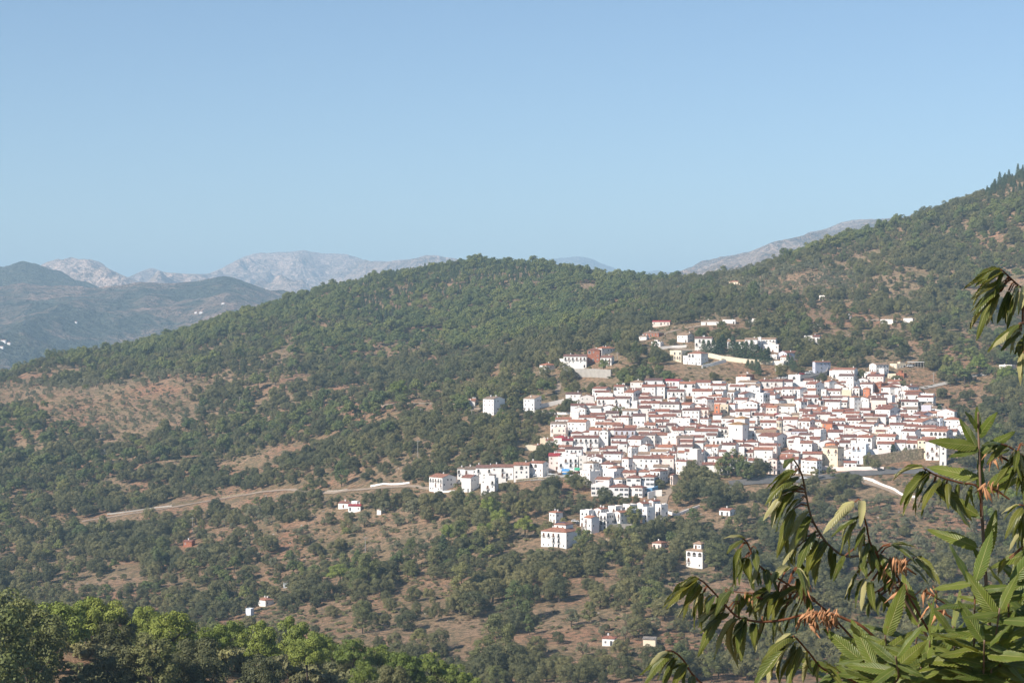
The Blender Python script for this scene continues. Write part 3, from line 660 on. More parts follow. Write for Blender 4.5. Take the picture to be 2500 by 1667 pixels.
TC = """405 702 752 465 3 go w b;910 1002 1172 392 3 Gt w;910 985 1052 520 2 go w;1045 1112 1122 465 2 ft w;1192 1282 1410 402 1 ft c;1160 1272 1280 532 1 ft c;1282 1382 1420 527 1 fr k;
840 902 912 532 2 ft w;290 372 522 645 2 Go w;522 592 600 650 2 gr w;592 692 762 642 3 ft w;782 850 862 668 2 gr w;826 912 930 732 3 ho s;966 1072 1172 650 3 ho k;1070 1192 1342 705 3 ho w;
1366 1442 1582 700 3 Gr w;1256 1342 1350 732 3 ft w;1326 1412 1636 772 3 Go w;532 662 672 757 3 ft c;682 772 782 712 2 hr w;952 1002 1172 792 2 Gr w;1112 1216 1262 832 3 ft w nB;
546 612 640 832 3 gr w;642 702 792 845 4 ho w B;802 912 930 862 2 ho w;512 602 612 902 2 gr w;1142 1190 1302 930 2 ho w;806 902 915 920 3 ft w nB;1622 1752 1760 972 3 ft l n;
1322 1372 1442 990 2 Go w;992 1192 1332 1010 3 gr w;782 922 930 1027 2 gr w;402 552 560 1042 2 gr w;562 692 700 1022 2 gr w;832 960 966 1092 2 gr w;962 1132 1162 1107 2 gr w;592 782 790 1112 2 gr w;
1206 1272 1342 1112 3 gr w;1322 1432 1440 1090 2 gr k;1512 1642 1792 1070 2 gr l;1692 1772 1902 1130 3 ht w;1372 1512 1520 1167 2 hr w;1482 1632 1842 1192 3 go w;1842 1870 1912 1150 3 ft b;
352 572 580 1162 2 go w;762 972 1052 1210 2 gd w;992 1182 1190 1252 1 gr c;1192 1402 1410 1226 2 gr w;1392 1560 1612 1242 2 gr w;272 400 410 1205 3 gr s;392 562 622 1236 2 gr w;
572 702 712 1262 2 gr w;702 902 942 1276 2 gr w;1002 1120 1135 1310 2 gr c;1162 1342 1350 1302 2 fd w;1352 1530 1610 1312 3 gr w b;1622 1962 2052 1310 3 go w a;342 542 550 1326 2 gr w;
152 242 322 1300 3 ft w;512 732 740 1388 2 gr w;742 942 1002 1396 3 gr w;1022 1262 1312 1386 3 gr w;200 330 340 1000 2 go w;0 60 70 1060 2 gr w;60 200 240 980 2 gr w"""
TF = """1572 1692 1700 640 4 ho c;1682 1862 1880 665 4 gr w b;1872 1962 1975 725 4 ft w;1256 1402 1410 682 3 gr w;1422 1560 1570 692 3 gr w;1022 1250 1262 692 3 gr w;312 442 500 695 3 hd s;502 642 652 682 3 gr w;
662 862 902 712 4 ft b b;276 476 562 762 4 ht c;0 122 202 705 2 gr w;0 262 270 845 3 gr w;0 192 262 925 3 ho w;562 732 740 952 1 gr w;650 725 735 640 2 hr w;1420 1560 1568 630 2 gd w;
1480 1520 1540 580 2 gr w;910 1030 1040 800 2 fr w n;1030 1200 1210 790 2 ft p n;100 230 240 640 2 gr w;440 520 560 625 2 ho w"""
TX = """2335 2362 2366 1050 2 fr w;1746 1752 1758 738 1 ht w;1780 1806 1812 688 1 ho c;1738 1758 1764 726 1 gt w;1920 1934 1938 738 1 ft w;2000 2014 2018 724 1 ft w n;1926 1944 1948 778 1 gr w;1986 2004 2008 792 1 ft w;
2150 2180 2184 782 1 ft w n;2206 2228 2232 780 1 ft w n;2440 2470 2480 895 1 ft w;1756 1782 1796 1246 1 go w;742 756 764 990 1 ft w n;826 850 862 1232 1 gr w;850 880 886 1238 1 gR w;858 872 878 1226 1 ft w n;920 930 940 1246 1 ht w n;
630 648 668 1466 1 ho w;600 612 620 1490 1 ft b n;692 702 708 1420 1 gt b n;1470 1500 1506 1562 1 hr w;1570 1600 1604 1562 1 gg c n;448 468 476 1322 1 gr k;246 262 268 1100 1 ft w n;1054 1064 1072 1012 1 gt w n;
1140 1160 1166 978 1 go w;1650 1680 1686 700 1 go k;2062 2076 2080 772 1 gt w;1828 1852 1856 784 1 ft w;2325 2336 2340 1000 1 gr w;1590 1612 1620 838 1 ft w;1668 1690 1698 872 2 ft w;1700 1716 1724 880 1 gt w;1905 1925 1935 872 2 go w;1880 1896 1902 868 1 ft w;2025 2045 2052 905 2 go w;2110 2130 2138 912 1 ft w n;1560 1578 1584 822 1 gt w;1735 1752 1760 845 2 ft w;1618 1640 1650 712 1 gt w"""
for k_, t_ in (('A', TA), ('B', TB), ('E', TE), ('D', TD), ('C', TC), ('F', TF), ('G', TG), ('H', TH), ('S', TX)): from_table(k_, t_)
sch = from_table('D', TS)

# filler houses in the gaps of the old town (rows that the front houses half hide)
def inside(px, py, poly):
    c = False; n = len(poly)
    for i in range(n):
        x1, y1 = poly[i]; x2, y2 = poly[(i + 1) % n]
        if (y1 > py) != (y2 > py) and px < (x2 - x1) * (py - y1) / (y2 - y1) + x1: c = not c
    return c
TOWN = [(1545,955),(1700,960),(1850,950),(2000,940),(2180,950),(2290,1000),(2330,1060),(2325,1085),(2200,1110),(2110,1125),(2000,1140),(1900,1140),(1760,1135),(1690,1150),(1560,1180),(1440,1180),(1360,1130),(1350,1060),(1410,1020),(1430,985)]
nfill = 0
for j in range(42):
    for i in range(70):
        px = 1350 + i * 15.5 + random.uniform(-6, 6) + (j % 2) * 9; py = 950 + j * 6.2 + random.uniform(-3, 3)
        if not inside(px, py, TOWN) or len(HS) > 640: continue
        D = hit(px, py)
        if D is None: continue
        x = (px - CX) / F * D
        bad = False
        for q in HS:
            hx = (q['px'] - CX) / F * q['D']
            if abs(hx - x) < q['w'] / 2 + 2.7 and -5.9 < (D - q['D']) < q['d'] + 1.0: bad = True; break
        if bad: continue
        a = R(random.uniform(3, 14)); w = random.uniform(5.2, 8.5)
        house(px + w / 2 / D * F, D, float(Hgt(px, D)), w, random.uniform(5, 6), a, random.choice((2, 2, 2, 3)), random.choice('ggggGhf'), random.choice('rrrdot'), random.choice('wwwwwwp'), 'house', '')
        nfill += 1
print('houses', len(HS), 'fill', nfill)
IDB = np.full((1667, 2500), -1, np.int32)
for i, q in sorted(enumerate(HS), key=lambda t: -t[1]['D']):
    yt = CY - F * (q['o'].location.z + q['ridge']) / (q['D'] + q['d'] * .5); yb = CY - F * q['o'].location.z / q['D']
    IDB[max(0, int(yt)):max(0, int(yb)), max(0, int(q['x0'])):min(2500, int(q['x1']))] = i
cnt = np.bincount(IDB[IDB >= 0], minlength=len(HS))
def kids(o): return [c for c in o.children] + [g for c in o.children for g in c.children]
order = np.argsort(-cnt); keep = set(order[:298].tolist()); rest = [i for i in order[298:] if cnt[i] > 25]; gone = [i for i in order[298:] if cnt[i] <= 25]
bpy.context.view_layer.update()
jv, jf, jm, mats_ = [], [], [], []
for i in rest + gone:
    q = HS[i]; ks = kids(q['o'])
    if i in rest:
        for ch in ks:
            me = ch.data; M = ch.matrix_world; base = len(jv)
            jv += [tuple(M @ v.co) for v in me.vertices]; idx = []
            for mt in me.materials:
                if mt not in mats_: mats_.append(mt)
                idx.append(mats_.index(mt))
            for p in me.polygons: jf.append(tuple(base + v for v in p.vertices)); jm.append(idx[p.material_index] if idx else 0)
    for ch in reversed(ks): bpy.data.objects.remove(ch)
    bpy.data.objects.remove(q['o']); q['o'] = None
jme = bpy.data.meshes.new('background_houses'); jme.from_pydata(jv, [], jf)
for mt in mats_: jme.materials.append(mt)
jme.polygons.foreach_set('material_index', jm); jme.update()
tag(link('background_houses', jme), 'smaller whitewashed houses half hidden behind the front rows of the village', kind='stuff')
print('kept', len(keep), 'joined', len(rest), 'dropped', len(gone))
HS_ALL = HS; HS = [q for q in HS if q['o'] is not None]
for q in HS:
    q['o']['category'] = 'house'; q['o']['group'] = 'whitewashed houses of the hillside village'
KN = {'g': 'gable roof', 'G': 'gable end to the front', 'h': 'hipped roof', 's': 'sloping roof', 'f': 'flat roof'}
SN = {1: 'one-storey', 2: 'two-storey', 3: 'three-storey', 4: 'four-storey', 5: 'tall'}
def hdesc(q):
    s = f"{WALLNAME[q['wc']]} {SN[q['st']]} house with "
    s += 'flat roof' if q['kind'] == 'f' else f"{ROOFNAME[q['rc']]} {'hipped roof' if q['kind'] == 'h' else ('gabled roof' if q['kind'] != 's' else 'sloping roof')}"
    return s
place_labels([(q['o'], q['px'], q['py'], hdesc(q)) for q in HS])

# ------------------------------------------------------------------ church
def at(reg, X, Y): ox, oy, s = REG[reg]; return ox + X / s, oy + Y / s
def solid(name, reg, xl, xr, ye, h, d, kind, rc, wc, label, cat, a=R(14), feat='n', st=1, st_=None):
    (x0, y), (x1, _) = at(reg, xl, ye), at(reg, xr, ye)
    D = hit(x1, y, h)
    w = (x1 - x0) / F * D / math.cos(a)
    o = house(x1, D, float(Hgt(x1, D)), w, d, a, st, kind, rc, wc, name, feat, top=h)
    HS[-1]['solid'] = 1
    return o, D, w
ct, Dt, wt = solid('church_tower', 'E', 1000, 1190, 318, 11.5, 6.0, 'h', 'y', 'w', '', 'tower', a=R(26))
tag(ct, 'square whitewashed church tower with low ochre pyramid roof, rising over the middle of the village', 'church tower')
m = win_mesh(.9, 1.5, M_DARK); link('window', m, ct, (-wt * .42, 0, 8.6)); link('window', m, ct, (0, 3.2, 8.6), R(90))
ch, Dh, wh = solid('church_transept', 'E', 1078, 1222, 250, 12, 6.5, 'h', 'y', 'w', '', 'church', a=R(20))
tag(ch, 'higher whitewashed church block with ochre pyramid roof, directly behind the church tower', 'church')
nv, Dn, wn_ = solid('church_nave', 'E', 1270, 1645, 432, 6, 8, 'g', 't', 'w', '', 'church', a=R(6))
tag(nv, 'long whitewashed church nave with weathered tan tiled roof, right of the square tower', 'church')
# bell turret: octagonal, cream
(xt, yt) = at('E', 1700, 268); hB = 10.0; DB = hit(xt, yt, hB); zB = float(Hgt(xt, DB)); rB = 1.55
bt = tag(link('bell_turret', None, None, ((xt - CX) / F * DB, DB, zB)), 'slim octagonal cream bell turret with pointed orange cap, right of the church nave', 'bell tower')
def octa(r, z0, z1, m, name, mats, r2=None):
    b = MB(); r2 = r if r2 is None else r2; p = [(r * math.cos(R(22.5 + 45 * k)), r * math.sin(R(22.5 + 45 * k)), z0) for k in range(8)]
    q = [(r2 * math.cos(R(22.5 + 45 * k)), r2 * math.sin(R(22.5 + 45 * k)), z1) for k in range(8)]
    for k in range(8): b.poly([p[k], p[(k + 1) % 8], q[(k + 1) % 8], q[k]])
    if r2 > .1: b.poly(q)
    b.poly(p[::-1]); return b.build(name, mats, m)
octa(rB, -5, hB, bt, 'wall', WALL['c']); octa(rB + .25, hB - .3, hB - .02, bt, 'cornice', M_FRAME)
octa(rB + .35, hB + .0, hB + 1.9, bt, 'roof', ROOF['o'], .05); octa(rB + .15, hB - 4.2, hB - 4.0, bt, 'cornice', M_FRAME)
for k in range(8):
    an = R(45 * k - 90); rr = rB * math.cos(R(22.5)) + .01
    aw = link('arch', A_MESH, bt, (rr * math.cos(an), rr * math.sin(an), hB - 3.1), an + R(90)); aw.scale = (.5, 1, 1.25)
# long terrace house fence of pale panels, walls, road ------------------------------------------------
def wall_along(name, pts, h, t, m, label, cat, reg='S', top=None, below=3.0, seg=None):
    b = MB(); P_ = []; h = h * .72
    for (X, Y) in pts:
        x, y = at(reg, X, Y); D = hit(x, y, 0) or 900; P_.append((x, D))
    Q = []
    for k in range(len(P_) - 1):
        n = max(1, int(abs(P_[k + 1][0] - P_[k][0]) / 12))
        for j in range(n): Q.append((P_[k][0] + (P_[k + 1][0] - P_[k][0]) * j / n, P_[k][1] + (P_[k + 1][1] - P_[k][1]) * j / n))
    Q.append(P_[-1])
    L = [Vector(((x - CX) / F * D, D, float(Hgt(x, D)))) for x, D in Q]
    c = L[0].copy(); i = 0
    for k, p in enumerate(L):
        d = (L[min(k + 1, len(L) - 1)] - L[max(k - 1, 0)]); d.z = 0; d.normalize(); n = Vector((-d.y, d.x, 0)) * t / 2; q = p - c
        b.v += [tuple(q - n + Vector((0, 0, -below))), tuple(q + n + Vector((0, 0, -below))), tuple(q + n + Vector((0, 0, h))), tuple(q - n + Vector((0, 0, h)))]
    for k in range(len(L) - 1):
        for e in range(4): b.f.append((4 * k + e, 4 * k + 4 + e, 4 * k + 4 + (e + 1) % 4, 4 * k + (e + 1) % 4)); b.m.append(0)
    b.f.append((0, 1, 2, 3)); b.m.append(0); s = 4 * (len(L) - 1); b.f.append((s + 3, s + 2, s + 1, s)); b.m.append(0)
    o = b.build(name, m, None, tuple(c)); tag(o, label, cat)
    return o, L
def stone_mat():
    m, nt, b, o = mat('stone_masonry'); g = N(nt, 'ShaderNodeNewGeometry')
    v = N(nt, 'ShaderNodeTexVoronoi'); v.inputs['Scale'].default_value = 1.1; nt.links.new(g.outputs['Position'], v.inputs['Vector'])
    c = ramp(nt, v.outputs['Distance'], [(.1, (.42, .34, .25)), (.6, (.20, .16, .11))]); n = noise(nt, .4, 4)
    setc(nt, b, mix(nt, 1.0, c, ramp(nt, n, [(.35, (.7, .75, .6)), (.65, (1.15, 1.1, 1.05))]), 'MULTIPLY')); b.inputs['Roughness'].default_value = .95
    bump(nt, b, v.outputs['Distance'], .8, .1); return m
M_STONE = stone_mat()
wall_along('retaining_wall', [(2108,1140),(2150,1136),(2200,1130),(2250,1122),(2290,1114),(2330,1106)], 6.6, .8, M_STONE, 'long curved retaining wall of rough stone under the right side of the village', 'wall', below=5)
wall_along('parapet', [(2060,1127),(2108,1126),(2150,1122),(2200,1116),(2250,1108),(2290,1100),(2328,1092)], 1.2, .35, WALL['w'], 'white parapet along the street above the curved stone wall', 'wall')
wall_along('retaining_wall', [(1402,922),(1450,922),(1492,924)], 6.3, .6, M_CONC, 'tall plain grey concrete retaining wall below the unfinished brick house', 'wall', below=6)
wall_along('retaining_wall', [(1238,1178),(1300,1174),(1360,1172),(1415,1168)], 1.4, .6, M_STONE, 'low rough stone wall under the market street', 'wall', below=6)
wall_along('boundary_wall', [(1306,1000),(1340,992),(1376,984)], 3.0, .4, WALL['w'], 'tall white boundary wall climbing right of the white block on the left spur', 'wall')
wall_along('boundary_wall', [(1296,1008),(1330,1010),(1370,1014),(1440,1012)], 1.5, .35, WALL['w'], 'low white garden wall along the lane right of the left spur block', 'wall')
wall_along('lane_wall', [(2104,1172),(2130,1178),(2160,1190),(2185,1202),(2210,1214),(2234,1218)], 1.5, .4, WALL['w'], 'white wall curving down the lane below the stone wall', 'wall')
wall_along('retaining_wall', [(1636,866),(1700,870),(1760,880),(1830,888),(1886,892)], 3.4, .5, WALL['c'], 'long cream retaining wall below the cypresses and the white terrace', 'wall')
wall_along('boundary_wall', [(1612,854),(1640,850),(1676,848)], 2.0, .4, WALL['w'], 'white wall on the access lane above the cream arched house', 'wall')
wall_along('boundary_wall', [(1714,900),(1740,893),(1772,886)], 2.4, .4, WALL['w'], 'stepped white garden wall right of the arched house', 'wall')
wall_along('garden_wall', [(2008,1148),(2050,1150),(2090,1152),(2130,1150),(2158,1150)], 2.4, .35, WALL['p'], 'pinkish garden wall along the road below the four-storey block', 'wall')
wall_along('parapet', [(1850,1168),(1900,1166),(1960,1166),(2010,1164)], 1.0, .35, WALL['e'], 'low grey parapet of the road below the village front', 'wall')
wall_along('road_wall', [(905,1189),(950,1185),(1000,1181)], 1.1, .4, WALL['w'], 'white road wall left of the first village houses', 'wall')
wall_along('road_wall', [(800,1200),(850,1196)], .8, .4, WALL['e'], 'pale weathered road wall leading to the village', 'wall')
wall_along('road_wall', [(262,1257),(300,1252),(360,1243),(420,1236)], .8, .35, M_CONC, 'long grey stone parapet of the valley road', 'wall', below=4)
wall_along('road_wall', [(540,1215),(570,1210),(600,1205)], .6, .3, M_STONE, 'pale parapet where the valley road climbs right', 'wall')
wall_along('retaining_wall', [(1420,1298),(1480,1294),(1540,1292),(1565,1300)], 2.6, .5, M_CONC, 'grey retaining wall below the stepped row houses', 'wall')
wall_along('garden_wall', [(1480,1322),(1500,1330),(1518,1336)], 1.4, .4, M_STONE, 'short stone garden wall right of the villa', 'wall')
wall_along('yard_wall', [(1582,1218),(1600,1216),(1616,1212)], 4.0, .4, WALL['w'], 'white yard wall right of the school mural', 'wall')
mu, Lm = wall_along('mural_wall', [(1578,1206),(1592,1205),(1606,1204)], 3.6, .35, plain('blue_mural', (.25, .52, .78), .8, .5, .35), 'blue painted mural wall at the right end of the school', 'wall')
wall_along('lane_wall', [(1630,1256),(1650,1262),(1680,1252),(1708,1240)], 1.6, .4, WALL['w'], 'white lane wall right of the stepped row houses', 'wall')
wall_along('terrace_wall', [(1768,1204),(1785,1206),(1800,1210)], 3.8, .4, WALL['w'], 'bright white terrace wall below the park trees', 'wall')
wall_along('boundary_wall', [(1060,1204),(1090,1203),(1110,1202)], 1.0, .4, WALL['w'], 'low white wall at the foot of the orange-roofed block', 'wall')
def strip(name, pts, w, m, lift, reg='S'):
    P_ = [at(reg, *p) for p in pts]; Q = []
    for k in range(len(P_) - 1):
        for j in range(10): t = j / 10; Q.append((P_[k][0] * (1 - t) + P_[k + 1][0] * t, P_[k][1] * (1 - t) + P_[k + 1][1] * t))
    Q.append(P_[-1]); L = [Vector(((x - CX) / F * (hit(x, y) or 900), hit(x, y) or 900, 0)) for x, y in Q]
    for it in range(3): L = [L[0]] + [(L[k - 1] + L[k] * 2 + L[k + 1]) / 4 for k in range(1, len(L) - 1)] + [L[-1]]
    b = MB()
    for k, p in enumerate(L):
        d = (L[min(k + 1, len(L) - 1)] - L[max(k - 1, 0)]); d.normalize(); n = Vector((-d.y, d.x, 0)) * w / 2
        for s in (-1, -.33, .33, 1): q = p + n * s; b.v.append((q.x, q.y, float(Hxy(q.x, q.y)) + lift))
    for k in range(len(L) - 1):
        for e in range(3): b.f.append((4 * k + e, 4 * k + 4 + e, 4 * k + 5 + e, 4 * k + 1 + e)); b.m.append(0)
    return tag(b.build(name, m), kind='structure')
M_DIRT = plain('pale_dirt', (.34, .26, .19), .95, .3, .5)
strip('road', [(200,1274),(300,1258),(420,1240),(520,1222),(640,1202),(700,1196)], 2.4, M_DIRT, .25)
strip('road', [(700,1196),(790,1205),(900,1194),(1000,1188),(1060,1196)], 2.8, M_DIRT, .25)
strip('street', [(1236,1172),(1300,1168),(1360,1165),(1415,1162)], 8, M_CONC, .3)
strip('road', [(1780,1182),(1860,1176),(1960,1173),(2060,1160),(2150,1156),(2260,1150),(2400,1160)], 8, M_ASPH, .3)
strip('lane', [(2104,1176),(2160,1194),(2200,1210),(2240,1222)], 3.5, M_DIRT, .25)
strip('lane', [(1640,1190),(1618,1215),(1610,1245),(1650,1256),(1700,1244)], 5, M_DIRT, .25)
strip('lane', [(1560,835),(1600,822),(1660,805),(1710,796)], 4, M_DIRT, .25)
strip('lane', [(1600,840),(1640,852),(1720,858),(1800,876),(1880,890)], 4, M_DIRT, .25)
strip('lane', [(2250,950),(2300,940),(2360,922),(2410,916)], 4, M_CONC, .3)
strip('track', [(1360,960),(1366,930),(1372,915)], 3, M_DIRT, .2)
strip('track', [(850,993),(950,990),(1060,985),(1180,1000)], 4, M_DIRT, .2)
strip('track', [(2060,785),(2120,782),(2200,786)], 3, M_DIRT, .2)
strip('car_park', [(1905,930),(1950,922),(1990,914),(2025,905)], 10, M_ASPH, .35)
wall_along('retaining_wall', [(1935,938),(1975,932),(2018,918),(2022,906)], 3.0, .5, M_CONC, 'tall grey concrete wall carrying the sloping car park', 'wall', below=6)

# shelter, canopy, fence ------------------------------------------------
def shelter(px, py, w, d, h, rz, label, name='shelter'):
    w *= .9; h *= .72
    p = gp(px, py); r = tag(link(name, None, None, p, rz), label, 'shelter')
    b = MB(); b.box(-w/2, w/2, -d/2, d/2, h, h + .25); b.build('roof', M_CHIM, r)
    for s in range(6):
        for t in (-1, 1):
            q = MB(); x = -w/2 + .4 + (w - .8) * s / 5; q.box(x - .12, x + .12, t * (d/2 - .4) - .12, t * (d/2 - .4) + .12, -3, h); q.build('post', M_CONC, r)
shelter(2252, 1000, 11, 9, 5.5, R(-8), 'open shelter with thin pale flat roof on posts, at the right edge of the village')
shelter(2236, 896, 9.5, 6, 3, R(-5), 'low open shed with pale roof on the slope right of the ochre-sided house', 'shed')
_f = wall_along('panel_fence', [(1877,824),(1900,820),(1918,817)], 3.2, .2, plain('pale_sheet', (.55, .53, .48), .7, .4, 1.2), 'pale sheet metal fence above the right end of the long white terrace', 'fence')

# solar panels on the villa top and a house near the left end
for (X, Y, reg, who, n_, h_) in ((335, 730, 'H', 0, 3, 0), (700, 1180, 'G', 1, 3, 0)):
    x, y = at(reg, X, Y)
    q = min(HS, key=lambda q: abs((q['x0'] + q['x1']) / 2 - x) + abs(q['py'] - y) * 1.0)
    for k in range(n_):
        o = link('solar_panel', P_MESH, q['o'], (-q['w'] * .62 + 1.4 * k, q['d'] * .40, q['h'] + (2.75 if who == 0 else .5))); o.rotation_euler = (R(-62), 0, 0)

# stilts under the houses at the left end
for (X, w_, nx) in ((722, 7, 3), (1050, 11, 3)):
    x, y = at('G', X, 1350)
# market stalls ------------------------------------------------
STC = [((.10, .33, .70), 'blue'), ((.75, .76, .77), 'white'), ((.06, .38, .22), 'green'), ((.78, .77, .72), 'off-white'), ((.80, .42, .06), 'orange')]
def stall(px, py, w, ci, label):
    p = gp(px, py, lift=.3); c, cn = STC[ci]; w *= .9; cm = plain(cn + '_awning', c, .7, .15, 2)
    r = tag(link('market_stall', None, None, p, R(random.uniform(-6, 2))), label, 'market stall', 'market stalls on the street at the village front'); r.scale = (.85, .8, .75)
    b = MB(); b.poly([(-w/2, -1.6, 2.3), (w/2, -1.6, 2.3), (w/2, 0, 3.1), (-w/2, 0, 3.1)]); b.poly([(-w/2, 0, 3.1), (w/2, 0, 3.1), (w/2, 1.6, 2.4), (-w/2, 1.6, 2.4)])
    b.box(-w/2, w/2, -1.62, -1.6, 1.7, 2.3); b.build('awning', cm, r)
    t = MB(); t.box(-w/2 + .2, w/2 - .2, -1.2, -.2, .8, .9); t.box(-w/2 + .2, w/2 - .2, -1.22, -1.2, .1, .8); t.build('counter', cm if ci == 0 else M_WOOD, r)
    for sx in (-1, 1):
        for sy in (-1, 1):
            q = MB(); q.box(sx * (w/2 - .1) - .05, sx * (w/2 - .1) + .05, sy * 1.5 - .05, sy * 1.5 + .05, -.3, 2.5); q.build('pole', M_IRON, r)
stall(1381, 1162, 4.6, 0, 'market stall with bright blue awning and blue counter, widest on the street')
stall(1409, 1160, 3.2, 2, 'market stall with green awning at the right end of the street')
stall(1398, 1160, 2.6, 3, 'off-white market stall between the blue and green ones')
stall(1366, 1163, 2.4, 1, 'small white market stall left of the blue one')
stall(1322, 1166, 1.6, 4, 'narrow orange market booth at the left end of the stalls')
stall(1288, 1167, 3.6, 1, 'white stall left of the orange booth')

# cars ------------------------------------------------
CARC = {'white': (.75, .75, .74), 'grey': (.25, .26, .27), 'red': (.45, .04, .03), 'blue': (.05, .10, .25), 'silver': (.5, .51, .52), 'dark': (.04, .045, .05)}
def car_meshes(kind):
    b = MB(); van = kind == 'van'; L, W_ = (4.9, 1.9) if van else (4.2, 1.72); hb = 1.0 if not van else 1.15
    prof = [(-L/2, .35), (L/2, .35), (L/2, .62), (L/2 - .25, .78), (L/2 - 1.1, .92), (-L/2 + .25, .95), (-L/2, .8)]
    b.prism(prof, 'y', -W_/2, W_/2); 
    for y in (-W_/2, W_/2): b.poly([(q[0], y, q[1]) for q in prof])
    g = MB(); top = 1.42 if not van else 2.0; x0, x1 = (-L/2 + .25, L/2 - 1.15); 
    g.prism([(x0, .93), (x1, .93), (x1 - .75, top - .04), (x0 + .35, top - .04)], 'y', -W_/2 + .12, W_/2 - .12)
    for y in (-W_/2 + .12, W_/2 - .12): g.poly([(x0, y, .93), (x1, y, .93), (x1 - .75, y, top - .04), (x0 + .35, y, top - .04)])
    r = MB(); r.box(x0 + .33, x1 - .73, -W_/2 + .14, W_/2 - .14, top - .04, top); 
    for xx in (x0 + .3, (x0 + x1) / 2, x1 - .8): r.box(xx, xx + .08, -W_/2 + .11, W_/2 - .11, .93, top - .03)
    w = MB(); n = 10; w.prism([(.31 * math.cos(2 * math.pi * k / n), .31 * math.sin(2 * math.pi * k / n)) for k in range(n)], 'y', -.1, .1)
    for y in (-.1, .1): w.poly([(.31 * math.cos(2 * math.pi * k / n), y, .31 * math.sin(2 * math.pi * k / n)) for k in range(n)])
    return b, g, r, w, L, W_
CM = {k: car_meshes(k) for k in ('car', 'van')}
WHEEL = CM['car'][3].mesh('wheel', [M_TIRE])
PAINT = {k: plain('paint_' + k, v, .35, .03, 1, .5) for k, v in CARC.items()}
_cc = {}
def car(px, py, c, rz, label, kind='car', lift=.35, cat=None):
    b, g, r, w, L, W_ = CM[kind]
    if (c, kind) not in _cc: _cc[(c, kind)] = (b.mesh('body', [PAINT[c]]), g.mesh('windows', [M_GLASS]), r.mesh('roof', [PAINT[c]]))
    p = gp(px, py, lift=lift); o = tag(link('parked_' + kind, None, None, p, rz), label, cat or kind, 'cars parked in and below the village'); o.scale = (.72, .72, .72)
    for nm, me in zip(('body', 'windows', 'roof'), _cc[(c, kind)]): link(nm, me, o)
    for sx in (-1, 1):
        for sy in (-1, 1): link('wheel', WHEEL, o, (sx * (L/2 - .8), sy * (W_/2 - .05), .31))
for k, (x, y, c, a_) in enumerate(((1916, 928, 'white', 10), (1926, 925, 'grey', 12), (1936, 923, 'silver', 12), (1947, 921, 'red', 14), (1958, 918, 'red', 14), (1972, 915, 'white', 16), (1982, 912, 'white', 16), (1994, 910, 'silver', 18), (2006, 907, 'dark', 20), (2016, 905, 'white', 20))):
    car(x, y, c, R(a_), f"{c} car in the sloping car park, {['first','second','third','fourth','fifth','sixth','seventh','eighth','ninth','tenth'][k]} from the left end of the row")
for x, y, c, a_, l in ((1238,1170,'white',5,'white car at the left end of the market street'),(1248,1169,'silver',5,'silver car parked near the left end of the market street'),(1298,1168,'grey',0,'grey car parked before the arched house on the market street'),
                       (1310,1167,'silver',0,'silver car just left of the orange booth'),(1345,1164,'white',3,'white car in front of the pink corner house'),(1211,1006,'white',0,'white car parked at the foot of the grey-gabled block'),
                       (2150,1152,'dark',2,'dark car on the road below the curved stone wall, left of two'),(2183,1150,'dark',2,'dark car on the road below the curved stone wall, right of two'),(2284,1150,'dark',0,'dark car far right on the lower road'),
                       (1990,1170,'grey',4,'grey car on the road under the cream four-square house'),(1962,1172,'white',2,'white car beside the front hipped-roof house'),(1640,1176,'blue',20,'dark blue car in the shade right of the school'),
                       (1414,1284,'dark',3,'dark car at the left end of the stepped row houses'),(1404,1278,'white',3,'white car just left of the stepped row houses'),(1436,1282,'white',6,'white car before the stepped row houses'),
                       (1668,1344,'silver',10,'silver car parked left of the lone tower house')):
    car(x, y, c, R(a_), l)
for x, y, c, l in ((2222, 900, 'white', 'white van beside the low open shed'), (2062, 1000, 'white', 'white van in the old town, lane near the right')):
    if x == 2222: car(x, y, c, R(8), l, 'van')
    
# poles ------------------------------------------------
def pole(px, py, h, label, lamp=False):
    h *= .75; p = gp(px, py); o = tag(link('utility_pole' if not lamp else 'street_lamp', None, None, p), label, 'pole' if not lamp else 'street lamp')
    b = MB(); b.tube([(0, 0, -1), (0, 0, h)], .17, .11, 6); b.build('shaft', M_CONC if not lamp else M_IRON, o)
    c = MB(); 
    if lamp: c.box(0, 1.2, -.05, .05, h - .1, h); c.box(.9, 1.5, -.15, .15, h - .15, h - .02)
    else: c.box(-1.0, 1.0, -.07, .07, h - .6, h - .45); c.box(-.06, .06, -.12, .12, h - .9, h)
    c.build('crossarm' if not lamp else 'lamp_head', M_CONC, o)
for x, y, h, l in ((1020,1120,12,'tall concrete utility pole among the trees left of the village'),(1152,1032,9,'wooden pole below the grey-gabled block'),(1517,868,9,'utility pole on the bare slope right of the brick house'),
                   (1507,880,6,'shorter pole beside the bare slope above the village'),(2279,934,7,'thin pole in the gardens right of the brick hut'),(585,1000,11,'pole standing in the dark left-hand wood'),(1027,1025,8,'leaning pole by the small white hut'),
                   (1337,1172,7,'dark pole in front of the market street'),(470,1298,9,'thin pole on the scrub slope below the valley road'),(892,1352,9,'pole at the left edge of the young orchard')):
    pole(x, y, h, l)
for k, (x, y) in enumerate(((2092,1122),(2130,1120),(2170,1114),(2210,1108),(2246,1102))):
    pole(x, y, 5.5, f"street lamp on the parapet street, {['first','second','third','fourth','fifth'][k]} from the left", True)
